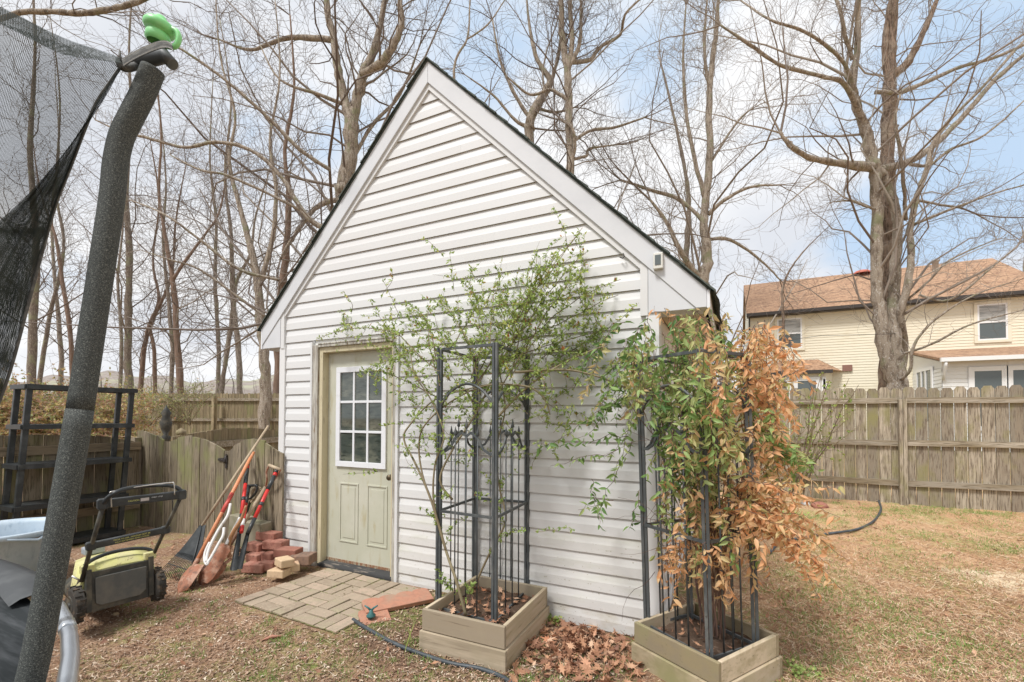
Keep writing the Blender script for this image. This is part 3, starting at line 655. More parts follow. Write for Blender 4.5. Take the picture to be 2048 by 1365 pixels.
wx=Yp(1943,745,ayf)[0];wz=Yp(1943,740,ayf)[2]
window(room,wx,wx+.75,1.0,wz,ayf,False,glass,white);window(room,wx+.9,wx+3.2,1.0,wz,ayf,False,glass,white)
wy0=Xp(1835,745,ax0)[1];wy1=Xp(1868,745,ax0)[1];wz=Xp(1850,743,ax0)[2]
mb=MB()
for a,b in ((wy1,wy1+.12),((wy0+wy1)/2-.2,(wy0+wy1)/2-.1),((wy0+wy1)/2+.2,(wy0+wy1)/2+.3),(wy0-.12,wy0)): mb.box((ax0-.06,a,1.2),(ax0-.02,b,wz))
mb.box((ax0-.06,wy1,wz),(ax0-.02,wy0,wz+.1));sw=mb.build('side_window',white,room)
MB().box((ax0-.035,wy1+.1,1.2),(ax0-.025,wy0-.1,wz)).build('pane',glass,sw)
p=Yp(1694,737,HY);MB().box((p[0]-.16,HY-.08,p[2]-.12),(p[0]+.16,HY-.021,p[2]+.13)).build('wall_vent',mat('brown vent',(.25,.13,.1),.6),house)
# ---------------------------------------------------------------- trees
def nrmz(v): return v/(np.linalg.norm(v)+1e-9)
def kids(P,R,out,lvl,mx,cnt,K,trop,f0=.15,rmin=.006,spread=1.,wig=.27,rk=(.10,.27),lim=None):
    """grow side branches from a polyline"""
    P=np.asarray(P);R=np.asarray(R);seg=np.linalg.norm(np.diff(P,axis=0),axis=1);cum=np.concatenate([[0],np.cumsum(seg)]);Ltot=cum[-1]
    n=cnt[min(lvl,len(cnt)-1)]
    n=max(1,int(n*rs.uniform(.8,1.2)))
    ph=rs.random()*6.28
    for i in range(n):
        f=f0+(1-f0)*((i+rs.random()*.8)/n); f=min(f,.985)
        s_=f*Ltot;j=min(int(np.searchsorted(cum,s_))-1,len(P)-2);j=max(j,0)
        a=(s_-cum[j])/(seg[j]+1e-9);p=P[j]*(1-a)+P[j+1]*a;r=R[j]*(1-a)+R[j+1]*a
        T=nrmz(P[j+1]-P[j]);ph+=2.4+rs.uniform(-.5,.5)
        ref=np.array([0,0,1.]) if abs(T[2])<.9 else np.array([1.,0,0])
        U=nrmz(np.cross(T,ref));W=np.cross(T,U);side=U*math.cos(ph)+W*math.sin(ph)
        an=rs.uniform(.55,1.05)*spread
        d=T*math.cos(an)+side*math.sin(an)
        rr=max(r*rs.uniform(*rk),rmin*.75)
        Lb=rr*K*rs.uniform(.75,1.3)*(1.15 if lvl else 1.)
        Lb=min(Lb,Ltot*.55+.3)
        m=6 if lvl<mx-1 else 4
        pts=[p];dd=d;st=Lb/m
        for q in range(m):
            dd=nrmz(dd+np.array([rs.gauss(0,wig),rs.gauss(0,wig),rs.gauss(0,wig)+trop*(.5+q*.15)]))
            pts.append(pts[-1]+dd*st)
        rad=np.linspace(rr,max(rr*.22,rmin*.45),m+1)
        out[min(lvl,3)].append((pts,rad))
        if lvl<mx-1 and rr>rmin: kids(pts,rad,out,lvl+1,mx,cnt,K,trop,.18,rmin,spread,wig,rk)
def batch(mb,polys,n):
    by={}
    for P,R in polys: by.setdefault(len(P),[]).append((P,R))
    for m,l in by.items():
        P=np.array([a for a,_ in l]);R=np.array([b for _,b in l]);B=len(l)
        T=np.gradient(P,axis=1);T/=np.linalg.norm(T,axis=2)[...,None]+1e-9
        ref=np.zeros_like(T);v=np.abs(T[:,:1,2:3])<.85;ref[...,2]=v[...,0];ref[...,0]=~v[...,0]
        U=np.cross(T,ref);U/=np.linalg.norm(U,axis=2)[...,None]+1e-9;W=np.cross(T,U)
        a=np.arange(n)*2*PI/n
        V=P[:,:,None]+(np.cos(a)[:,None]*U[:,:,None]+np.sin(a)[:,None]*W[:,:,None])*R[:,:,None,None]
        i=np.arange(m-1)[:,None]*n;j=np.arange(n)[None];k=(j+1)%n
        F=np.stack([i+j,i+n+j,i+n+k,i+k],-1).reshape(-1,4)
        Fa=(F[None]+(np.arange(B)*m*n)[:,None,None]).reshape(-1,4)
        mb.add(V.reshape(-1,3),Fa,np.repeat(nr.rand(B),len(F)),True)
def tree(label,dep,trunks,matr,mtw,cnt=(12,6,5),mx=3,K=75,trop=.05,f0=.2,limbs=(),group=None,rmin=.007,spread=1.,wig=.27,name='bare_tree',cat='tree',scale=1.,rk=(.10,.27),ground=True):
    """trunks/limbs: list of [(px,py,width px[,extra depth])...] traced as real 3-D axes at their own distance"""
    base=D(trunks[0][0][0],trunks[0][0][1],dep);bz=float(gz(base[0],base[1]))-.15
    root=thing(name,label,cat,(base[0],base[1],bz),group)
    tm=MB();out=[[],[],[],[]]
    for ti,tr in enumerate(list(trunks)+list(limbs)):
        pts=[];rad=[]
        for q in tr:
            dd=dep+(q[3] if len(q)>3 else 0);pts.append(D(q[0],q[1],dd));rad.append(q[2]/2*dd/FPX/math.sqrt(1+((q[0]-1024)/FPX)**2))
        if ti<len(trunks) and ground:
            p0=pts[0]
            if p0[2]>bz+.3 and (ti==0 or p0[2]<3.6):
                pts.insert(0,np.array([p0[0],p0[1],bz]));rad.insert(0,rad[0]*1.15)
        A=smooth_poly(np.column_stack([np.array(pts),rad]),5)
        P=A[:,:3].copy();R=np.maximum(A[:,3],.004)
        P[1:-1]+=nr.randn(len(P)-2,3)*R[1:-1,None]*.10
        tm.tube(P,R*(1+.06*nr.randn(len(R))),12 if R[0]>.05 else 8,var=rs.random())
        isl=ti>=len(trunks)
        for _e in range(3):
            T_=nrmz(P[-1]-P[-3]);dd_=nrmz(T_+nr.randn(3)*.38);rr_=R[-1]*rs.uniform(.55,.85);L_=rr_*K*.8+.2;q_=[P[-1]-T_*rr_]
            for _k in range(6): dd_=nrmz(dd_+nr.randn(3)*.13+(0,0,trop*.5));q_.append(q_[-1]+dd_*L_/6)
            rd_=np.linspace(rr_,max(rr_*.2,rmin*.5),7);out[0].append((q_,rd_));kids(q_,rd_,out,1,mx,cnt,K,trop,.1,rmin,spread,wig,rk=(.25,.5))
        kids(P,R,out,0 if not isl else 1,mx if not isl else mx,cnt,K,trop,f0 if not isl else .12,rmin,spread,wig,rk)
    tm.build('trunk',matr,root)
    b=MB();batch(b,out[0],7);batch(b,out[1],4);batch(b,out[2],3);batch(b,out[3],3)
    b.build('crown',mtw,root)
    return root
GW='bare trees in the wood behind the low fence'
W_=[
 ('pale thick bare tree at the far left edge beside the netting',17,[[(62,790,22),(66,650,20),(72,480,16),(60,300,12),(70,100,8),(64,-60,4)]],bark),
 ('slender bare tree leaning left, second from the left edge',21,[[(76,790,11),(98,640,10),(128,500,8,0),(112,380,6),(120,200,4),(100,30,2)]],bark),
 ('thin bare tree rising close behind the foam covered pole',22,[[(120,790,12),(122,700,11),(108,540,8),(104,420,6),(118,300,4),(110,150,2)]],bark),
 ('bare tree leaning left over the black shelf',20,[[(146,790,12),(140,660,11),(124,560,9),(110,470,7),(80,380,4),(62,250,2)]],barkr),
 ('straight thick bare tree in the middle of the left wood',19,[[(257,790,19),(256,700,17),(257,600,16),(258,500,14),(252,380,11),(262,240,8),(258,90,5),(270,-60,3)]],bark),
 ('very thin straight bare tree touching the thick middle one',21,[[(240,790,9),(243,680,8),(236,560,6),(246,440,4),(240,300,2)]],bark),
 ('bare tree bending right beside the thick middle one',20,[[(280,790,11),(290,690,10),(303,640,9),(325,600,8),(345,540,6),(352,440,4),(372,330,2)]],barkr),
 ('crooked bare tree with a double bend left of the forked pair',20,[[(310,790,9),(308,700,9),(300,650,8),(318,600,7),(306,520,5),(318,400,4),(300,280,2)]],barkr),
 ('slim bare tree with yellow tag marks, left of its straighter neighbour',19,[[(342,790,10),(345,700,10),(336,590,8),(326,480,6),(332,360,4),(318,200,2)]],bark),
 ('bare tree with strong forked crown at the centre of the wood',18,[[(362,790,15),(354,690,14),(350,600,12),(342,540,11),(330,470,8),(318,380,6),(322,250,4),(300,90,2)],[(346,560,8),(372,520,7),(410,470,5),(440,420,4),(455,330,2)]],barkr),
 ('straight thin bare tree between the forked one and the leaning pair',20,[[(436,790,10),(437,680,9),(430,560,8),(432,440,6),(420,320,4),(426,160,2)]],bark),
 ('bare tree leaning right across the others near the far fence post',19,[[(442,790,11),(455,700,10),(466,620,10),(474,560,8),(500,510,6),(512,430,4),(540,340,2)]],bark),
 ('bare tree with smooth trunk right of the leaning one',19,[[(480,790,13),(476,690,12),(466,600,11),(462,470,8),(450,350,6),(462,200,4),(440,40,2)]],bark),
 ('lichen spotted bare tree just left of the shed eave',13,[[(530,800,24),(530,720,22),(520,640,20),(515,560,17),(500,490,14),(476,400,10),(458,320,8),(470,230,6),(440,110,4),(430,-40,2)],[(516,580,12),(545,480,10),(552,380,8),(540,280,6),(560,150,4),(550,0,2)]],barkg),
 ('reddish straight bare tree right behind the shed eave',15,[[(556,820,19),(557,700,18),(562,600,17),(572,500,15),(578,400,12),(570,300,8),(588,180,6),(580,30,3)]],barkr),
]
for i,(lb,dp,tr,m_) in enumerate(W_):
    tree(lb,dp,tr,m_,twig,cnt=(34,12,9),mx=3,K=190,f0=.22,group=GW,trop=.05)
tree('large forked bare tree rising behind the left roof slope',15,[[(684,420,33),(688,380,32),(700,300,30),(704,250,28),(690,205,20),(676,140,17),(668,80,15),(655,20,13),(650,-60,10)],[(704,260,24),(716,190,22),(726,150,19),(744,110,15),(758,60,12),(772,-10,10)],[(722,150,15,-.3),(758,130,17,-.5),(785,95,15,-.6),(803,50,12,-.7),(800,0,10,-.7),(806,-50,8)]],barkg,twig,cnt=(28,12,9),K=135,f0=.1,
     limbs=[[(668,80,12),(600,75,11,.3),(560,80,9,.4),(500,100,7,.5),(440,80,4,.6)],[(690,210,8),(640,190,7,-.4),(560,160,5,-.6),(520,90,3)],[(690,400,12),(640,410,10,-.4),(590,470,8,-.5),(560,520,5,-.5)],[(700,330,8),(745,250,7,.4),(800,190,5,.6),(840,90,3)]],group='bare trees behind the shed roof')
tree('crooked bare tree beside the roof ridge on its right',17,[[(1058,330,20),(1060,250,19),(1072,215,18),(1092,182,16),(1100,160,12),(1075,120,9),(1060,60,6),(1052,-20,3)],[(1098,178,8),(1112,130,7),(1122,70,6),(1118,-10,4)]],barkg,twig,cnt=(20,8,5),K=135,f0=.15,
     limbs=[[(1062,240,8),(1030,190,7),(1000,120,5),(985,40,3)],[(1070,215,6),(1110,225,5),(1150,215,3)],[(1066,260,7),(1030,240,6),(985,190,4),(930,150,2)]],group='bare trees behind the shed roof')
tree('tall straight bare tree with upright forks behind the right roof slope',16,[[(1138,420,19),(1140,330,18),(1138,240,16),(1136,160,15),(1128,100,13),(1122,40,11),(1124,-50,9)],[(1134,150,11),(1144,80,10),(1140,10,9),(1145,-60,7)],[(1138,135,9),(1158,90,8),(1162,30,6),(1160,-50,4)]],barkg,twig,cnt=(30,13,10),K=140,f0=.1,
     limbs=[[(1140,125,9),(1180,120,8,.3),(1200,95,7,.5),(1240,70,6,.6),(1250,30,5),(1290,-10,3)],[(1142,330,7),(1150,290,7,-.2),(1143,255,6,-.3),(1122,240,5)],[(1142,320,6),(1172,312,6,.3),(1180,298,5,.4),(1230,290,3)],[(1138,290,6),(1180,262,6,.2),(1230,255,5,.5),(1290,235,3)],[(1136,200,7),(1100,180,6,.2),(1060,190,5),(1010,150,3)]],group='bare trees behind the shed roof')
tree('thin upright bare sapling springing above the roof ridge',14,[[(920,300,6),(908,140,5),(935,75,4),(940,0,3),(950,-60,2)],[(932,80,3),(975,50,3),(1010,0,2),(1040,-40,1.5)]],barkg,twig,cnt=(9,5,4),K=120,f0=.3,group='bare trees behind the shed roof')
tree('bare tree with tall twin stems behind the right eave of the shed',18,[[(1400,640,26),(1404,560,25),(1415,520,22),(1408,450,17),(1412,400,16),(1420,300,14),(1418,220,13),(1424,130,11),(1432,60,9),(1440,-40,6)],[(1410,400,9),(1385,300,8),(1372,220,7),(1366,120,5),(1372,10,3)],[(1420,190,7),(1408,100,6),(1414,0,4)]],barkg,twigp,cnt=(30,13,10),K=140,f0=.06,
     limbs=[[(1405,560,12),(1385,540,12,-.2),(1360,500,10,-.4),(1330,440,8,-.6),(1300,400,5,-.6)],[(1412,450,9),(1360,400,8,.3),(1300,380,7,.4),(1240,360,4,.5)],[(1416,430,9),(1450,400,8,-.3),(1500,375,6,-.5),(1560,370,3,-.6)],[(1414,480,8),(1460,480,7,.3),(1520,520,5,.4),(1560,560,3,.5)],[(1412,550,9),(1370,560,8,.3),(1330,520,6,.5),(1290,500,3)],[(1418,330,6),(1470,250,5,.3),(1500,220,3)]],group='bare trees behind the right side of the shed')
tree('slimmer bare tree standing left of the twin stemmed one',20,[[(1372,560,13),(1374,480,12),(1378,400,9),(1368,330,7),(1340,200,5),(1320,120,3)]],bark,twigp,cnt=(20,8,5),K=140,f0=.1,group='bare trees behind the right side of the shed')
# big multi stemmed tree in front of the neighbour house
tree('large pale multi stemmed bare tree just beyond the right fence',8.6,
 [[(1790,800,34),(1782,745,34),(1765,680,32),(1758,610,28),(1753,540,26),(1755,450,26),(1752,380,26),(1750,345,26),(1745,320,28),(1735,270,24),(1715,225,18),(1705,170,16),(1715,90,14),(1716,0,12),(1720,-90,8)],
  [(1800,800,40),(1795,745,38),(1788,700,34),(1786,620,28),(1790,560,26),(1795,470,24),(1790,420,22),(1778,380,20),(1765,350,20),(1748,330,20),(1738,270,15),(1722,230,14),(1712,190,11),(1690,150,8)],
  [(1800,770,20,.1),(1810,700,18,.1),(1800,640,18,-.1),(1812,580,18,-.2),(1822,520,17,-.2),(1820,460,15),(1835,390,13),(1850,350,12),(1870,280,11),(1900,240,9),(1960,180,8),(2040,90,7),(2110,20,4)]],
 barkg,twigp,cnt=(22,13,10),K=150,f0=.3,rmin=.003,spread=.95,trop=.04,
 limbs=[[(1745,335,26),(1700,330,20,-.4),(1650,322,14,-.7),(1610,312,12,-.9),(1580,290,10,-1),(1560,265,7,-1)],
  [(1760,340,18),(1800,330,18,.2),(1840,312,17,.4),(1880,280,15,.6),(1930,230,14,.8),(1990,160,12,1),(2060,100,10,1)],
  [(1735,260,17),(1690,170,11,-.3),(1650,155,9,-.5),(1560,130,8,-.8),(1500,90,7,-1),(1440,50,4,-1)],
  [(1712,190,12),(1690,130,9,-.2),(1650,90,8,-.4),(1600,60,7,-.5),(1540,40,5,-.6),(1480,0,3)],
  [(1750,185,10,.3),(1800,185,12,.3),(1850,165,11,.5),(1920,135,10,.8),(1990,115,9,1),(2060,85,7,1)],
  [(1812,440,9),(1808,380,8,-.3),(1800,300,8,-.5),(1790,240,7,-.6),(1800,190,5,-.6)],
  [(1830,400,7),(1880,410,6),(1922,416,6,.1)],[(1825,450,8),(1900,420,7,-.3),(1980,390,5,-.5),(2050,370,4,-.6)],
  [(1815,600,7),(1860,560,6,-.3),(1900,520,5,-.4),(1990,480,3,-.5)],
  [(1838,590,6,-.2),(1900,600,6,-.5),(1990,530,4,-.8),(2060,470,3)],
  [(1752,420,6),(1728,412,5,-.2),(1700,402,5,-.3),(1660,405,2,-.4)],
  [(1800,760,8,-.1),(1820,740,8,-.3),(1828,690,7,-.4),(1870,640,6,-.6),(1950,590,4,-.8),(2040,560,2)],
  [(1800,710,6,-.1),(1860,690,6,-.4),(1940,650,5,-.7),(2048,620,3,-.9)],
  [(1705,120,10),(1690,70,9,-.1),(1680,20,8,-.2),(1660,-30,5)],[(1820,330,9),(1860,330,8,.2),(1900,300,7,.3),(1970,270,6),(2050,200,4)]])
tree('dark ridged tree trunk rising between the pale stems, right',9.1,[[(1778,790,44),(1778,700,42),(1776,600,36),(1774,500,33),(1776,400,31),(1776,300,32),(1778,200,32),(1782,100,24),(1786,20,20),(1792,-90,14)],
  [(1786,150,22),(1812,130,20),(1835,90,16),(1862,30,12),(1890,-40,8)],[(1780,190,15),(1770,110,14),(1775,40,12),(1790,-40,8)]],barkd,twigp,cnt=(18,11,9),K=140,f0=.6,rmin=.004)
tree('thin dark young bare tree in front of the house corner',9.6,[[(1567,830,8),(1566,760,7),(1567,680,6),(1566,630,6),(1565,580,5),(1580,540,4),(1610,500,3),(1650,460,1.5)]],barkd,twig,cnt=(16,5,4),K=150,f0=.25,rmin=.0035,spread=1.1,trop=-.02)
tree('bare tree far off beyond the roof of the house, right edge',40,[[(2050,560,9),(2052,500,7),(2045,460,3)]],bark,twig,cnt=(20,8,5),K=80,f0=.2)
# overhanging boughs that come in from trees outside the frame at the left
tree('mossy bare bough crossing the top left corner above the netting',5.2,[[(-60,60,15),(40,26,14),(100,24,14),(160,27,14),(215,20,14),(265,8,12),(330,-20,10),(400,-50,8)]],barkg,twig,cnt=(15,8,6),K=170,f0=.05,rmin=.003,trop=-.05,name='overhanging_bough',cat='branch',ground=False,spread=.9)
tree('dark arching bare bough sweeping from behind the shed across the left sky',9.5,[[(690,610,9),(640,600,9),(560,640,8)],[(700,470,12),(620,440,11),(560,350,9),(500,300,8),(430,285,8),(370,295,7),(290,275,7),(240,262,5),(190,240,3)],[(660,340,9,-.6),(600,300,9,-.8),(530,230,8,-1),(450,160,7,-1.2),(380,110,6,-1.3),(320,75,3,-1.4)],[(560,560,7,-1),(480,540,7,-1.2),(400,480,6,-1.3),(330,430,5,-1.4),(260,400,3)],[(540,640,6,.4),(470,590,6,.3),(400,540,5,.2),(340,520,4),(280,500,2)],[(600,420,7,-.5),(520,380,6,-.7),(450,350,6,-.8),(400,340,5,-.8),(340,310,3)]],barkg,twig,cnt=(16,8,6),K=170,f0=.05,rmin=.004,name='overhanging_bough',cat='branch',ground=False,spread=.9)
# thicket and far woods
mb=MB();polys=[]
for i in range(150):
    px=rs.uniform(-250,640);dp=rs.uniform(34,85);q=D(px,833,dp);h=rs.uniform(2.5,7)
    w_=rs.uniform(.03,.11);pts=[np.array([q[0],q[1],0])]
    for k in range(5): pts.append(pts[-1]+np.array([rs.gauss(0,.25),rs.gauss(0,.25),h/5]))
    R=np.linspace(w_,w_*.15,6);polys.append((pts,R));o_=[[],[],[],[]];kids(pts,R,o_,0,2,(9,4),75,.06,.15,.012);polys+=o_[0]+o_[1]
for i in range(90):
    px=rs.uniform(1280,2500);dp=rs.uniform(34,70);q=D(px,833,dp);h=rs.uniform(4,9)
    pts=[np.array([q[0],q[1],0])]
    for k in range(5): pts.append(pts[-1]+np.array([rs.gauss(0,.25),rs.gauss(0,.25),h/5]))
    R=np.linspace(.1,.015,6);polys.append((pts,R));o_=[[],[],[],[]];kids(pts,R,o_,0,2,(8,4),75,.06,.15,.012);polys+=o_[0]+o_[1]
batch(mb,polys,3);stuff(mb.build('far_woods',twig),'hazy far off bare woodland beyond all the fences','woodland')
mb=MB();n=34000
ax_=nr.uniform(-340,640,n);dq=nr.uniform(18,70,n);hh=np.abs(nr.randn(n))*.75+nr.uniform(0,1.0,n);hh*=np.minimum(1,dq/34)*.95
base=np.array([D(a,833,b) for a,b in zip(ax_,dq)]);base[:,2]=hh
d=nr.randn(n,3);d/=np.linalg.norm(d,axis=1)[:,None];e=nr.randn(n,3)*.3;sz=(.05+.004*dq)[:,None]
V=np.stack([base-d*sz*1.6,base+np.cross(d,e)*sz,base+d*sz*1.6],1).reshape(-1,3)
mb.add(V,np.arange(3*n).reshape(-1,3),nr.rand(n))
stuff(mb.build('underbrush',mat('underbrush',(.2,.16,.12),.95,var=[(0,(.17,.125,.10)),(.45,(.25,.20,.165)),(.75,(.31,.24,.20)),(.88,(.42,.36,.14)),(1,(.25,.28,.10))])),'low brown undergrowth under the far off woods','undergrowth')
# ---------------------------------------------------------------- leaves
def leaves(mb,P,Dv,Nv,l,w,var,fold=.25,full=False):
    P=np.asarray(P,float);Dv=np.asarray(Dv,float);n=len(P)
    Dv=Dv/(np.linalg.norm(Dv,axis=1)[:,None]+1e-9);S=np.cross(Dv,Nv);S/=np.linalg.norm(S,axis=1)[:,None]+1e-9;Nn=np.cross(S,Dv)
    l=np.asarray(l)[:,None];w=np.asarray(w)[:,None]
    if not full:
        V=np.stack([P,P+Dv*l*.45+S*w/2+Nn*w*fold,P+Dv*l,P+Dv*l*.45-S*w/2+Nn*w*fold],1).reshape(-1,3)
        b=np.arange(n)[:,None]*4;F=np.concatenate([b+np.array([[0,1,2]]),b+np.array([[0,2,3]])],1).reshape(-1,3)
        mb.add(V,F,np.repeat(var,2),False)
    else:
        dr=-Nn*l*.10
        V=np.stack([P,P+Dv*l*.28+S*w*.45+Nn*w*fold,P+Dv*l*.62+S*w*.40+Nn*w*fold+dr*.5,P+Dv*l+dr*1.8,P+Dv*l*.62-S*w*.40+Nn*w*fold+dr*.5,P+Dv*l*.28-S*w*.45+Nn*w*fold,P+Dv*l*.5+dr*.2],1).reshape(-1,3)
        b=np.arange(n)[:,None]*7;F=np.concatenate([b+np.array([q]) for q in ([0,1,6],[1,2,6],[2,3,6],[3,4,6],[4,5,6],[5,0,6])],1).reshape(-1,3)
        mb.add(V,F,np.repeat(var,6),True)
def leafmat(name,ramp,trans=.35,rough=.5):
    m=mat(name,(.1,.1,.1),rough,var=ramp);t=m.node_tree;p=t.nodes['Principled BSDF'];o=[n for n in t.nodes if n.type=='OUTPUT_MATERIAL'][0]
    tr=t.nodes.new('ShaderNodeBsdfTranslucent');x=t.nodes.new('ShaderNodeMixShader');x.inputs[0].default_value=trans
    src=p.inputs['Base Color'].links[0].from_socket;t.links.new(src,tr.inputs[0]);t.links.new(p.outputs[0],x.inputs[1]);t.links.new(tr.outputs[0],x.inputs[2]);t.links.new(x.outputs[0],o.inputs[0]);return m
lf_spring=leafmat('young green leaves',[(0,(.17,.26,.065)),(.45,(.31,.42,.11)),(.8,(.47,.55,.16)),(.93,(.60,.55,.16)),(1,(.40,.16,.06))])
lf_vine=leafmat('vine leaves',[(0,(.12,.24,.07)),(.25,(.28,.42,.13)),(.45,(.50,.54,.22)),(.58,(.70,.54,.27)),(.75,(.82,.50,.27)),(.9,(.84,.41,.19)),(1,(.66,.16,.06))],.4)
lf_dead=leafmat('fallen oak leaves',[(0,(.18,.085,.055)),(.4,(.38,.19,.11)),(.7,(.56,.31,.18)),(.9,(.70,.48,.33)),(1,(.60,.20,.08))],.1,.7)
lf_aut=leafmat('thicket leaves',[(0,(.25,.30,.13)),(.35,(.40,.42,.17)),(.55,(.56,.43,.18)),(.8,(.56,.36,.25)),(1,(.42,.22,.16))],.3)
grassm=leafmat('grass blades',[(0,(.14,.24,.05)),(.6,(.25,.39,.09)),(1,(.42,.42,.18))],.2,.7)
vst=mat('vine stems',(.17,.13,.08),.8,var=[(0,(.12,.08,.06)),(.5,(.2,.15,.09)),(1,(.26,.22,.13))])
vsd=mat('dark vine stems',(.14,.08,.06),.8,var=[(0,(.09,.05,.045)),(1,(.2,.12,.08))])
# ---------------------------------------------------------------- planters
def planter(name,label,c0,c1,c3,zt,zb,mx_,my_,group=None,dfr=None):
    """c0 front left, c1 front right, c3 back left rim corners (xy)"""
    c0,c1,c3=[np.array([*q,0.]) for q in (c0,c1,c3)]
    ex=nrmz(c1-c0);W=np.linalg.norm(c1-c0);ey=nrmz(np.array([-ex[1],ex[0],0.]));Dp=abs((c3-c0)@ey);th=.024
    R=np.stack([ex,ey,np.array([0,0,1.])],1);t=thing(name,label,'planter',(c0[0],c0[1],zb))
    hb=(zt-zb)/2
    for lv,(a,b,e) in enumerate(((zb-.05,zb+hb-.004,.012),(zb+hb,zt,0))):
        bw=MB()
        for n_,lo_,hi_ in (('front',(-e,-e,a),(W+e,th-e,b)),('back',(-e,Dp-th+e,a),(W+e,Dp+e,b))):
            m=MB();m.box(lo_,hi_,R,c0);m.build('board',mx_,t,bevel=.004)
        for lo_,hi_ in (((-e,th-e+.002,a),(th-e,Dp-th+e-.002,b)),((W-th+e,th-e+.002,a),(W+e,Dp-th+e-.002,b))):
            m=MB();m.box(lo_,hi_,R,c0);m.build('board',my_,t,bevel=.004)
    zs=zt-.075;G=[[c0+ex*(th+(W-2*th)*i/16)+ey*(th+(Dp-2*th)*j/16)+(0,0,zs+.012*math.sin(i*1.3)*math.cos(j*1.1)+rs.uniform(-.006,.006)) for i in range(17)] for j in range(17)]
    m=MB();m.grid(G);m.build('soil',soil,t)
    return t,c0,ex,ey,W,Dp,zs
ZT1=.12;q=[Zp(*p,ZT1)[:2] for p in [(844,1218),(1009,1255),(944,1148)]]
pl1=planter('wooden_planter','square two board wooden planter under the leafy green climber',q[0],q[1],q[2],ZT1,-.135,plank_x,plank_y)
ZT2=.10;q=[Zp(*p,ZT2)[:2] for p in [(1268,1244),(1437,1328),(1566,1272)]]
e0=nrmz(np.array(q[1])-q[0]);n0=np.array([-e0[1],e0[0]]);w2=(np.array(q[2])-q[1])@n0
pl2=planter('wooden_planter','square mossy wooden planter under the orange leaved vine at the shed corner',q[0],q[1],np.array(q[0])+n0*w2,ZT2,-.135,plank_g,plank_y)
# ---------------------------------------------------------------- trellises
def trellis(label,posts,zt,zr,zarc,zfin,lean=(0,0)):
    """posts: fl, fr, br, bl in xy ; four sided obelisk"""
    P=[np.array([*p,0.]) for p in posts];z0=.02
    def at(p,z): return p*(1,1,0)+np.array([lean[0]*z,lean[1]*z,z])
    t=thing('garden_trellis',label,'trellis',(P[0][0],P[0][1],z0))
    for p in P:
        m=MB();c_=sum(P)/4
        for k_ in (0,1):
            o_=nrmz(p-c_)*.0;a=.012
            m.bar(at(p,z0)+np.array([(k_*2-1)*a*.85,0,0]),at(p,zt)+np.array([(k_*2-1)*a*.85,0,0]),.017,.026-.004*k_,up=(0,1,0))
        m.build('post',iron,t,bevel=.002)
    def side(a,b):
        m=MB()
        m.bar(at(a,zr),at(b,zr),.011,.017);m.build('crossbar',iron,t)
        m=MB();m.bar(at(a,zt-.012),at(b,zt-.012),.014,.018);m.build('top_rail',iron,t)
        m=MB();m.bar(at(a,z0+.03),at(b,z0+.03),.011,.017);m.build('foot_rail',iron,t)
        # arch below the top
        m=MB();pts=[];ap=zarc
        for i in range(13):
            f=i/12;z=ap-.17+ .17*math.sin(PI*f)**.7;p_=a*(1-f)+b*f;pts.append(at(p_,z))
        m.tube(pts,.009,6);m.build('arch',iron,t)
        # scrolled valance with bent ends and spear finials
        m=MB();pts=[]
        for f,z in ((0,-.045),(.10,-.045),(.2,-.02),(.30,.05),(.42,.085),(.5,.06),(.58,.085),(.70,.05),(.8,-.02),(.9,-.045),(1,-.045)): pts.append(at(a*(1-f)+b*f,zfin+z))
        for u_,v_ in zip(pts[:-1],pts[1:]): m.bar(u_,v_,.009,.015)
        m.build('scroll',iron,t)
        for f in (.3,.5,.7):
            m=MB();p_=a*(1-f)+b*f;zz=zfin+(.12 if f==.5 else .07)
            m.tube([at(p_,z0),at(p_,zz)],.005,6)
            m.lathe(at(p_,zz),[(.003,-.01),(.013,.0),(.009,.02),(.001,.055)],6);m.build('spindle',iron,t)
    for i in range(4): side(P[i],P[(i+1)%4])
    return t
tp=[Zp(*p,.05)[:2] for p in [(877,1216),(989,1246),(1054,1180),(949,1165)]]
f_=1.0
T1=trellis('dark iron obelisk trellis under the green leafy climber',tp,1.78,.69,1.53,1.13)
tp2=[Zp(*p,.05)[:2] for p in [(1295,1250),(1420,1318),(1512,1290)]]
tp2.append(np.array(tp2[0])+np.array(tp2[2])-np.array(tp2[1]))
T2=trellis('dark iron obelisk trellis wrapped in the orange and green vine',tp2,1.68,.66,1.50,1.17,lean=(-.022,-.03))
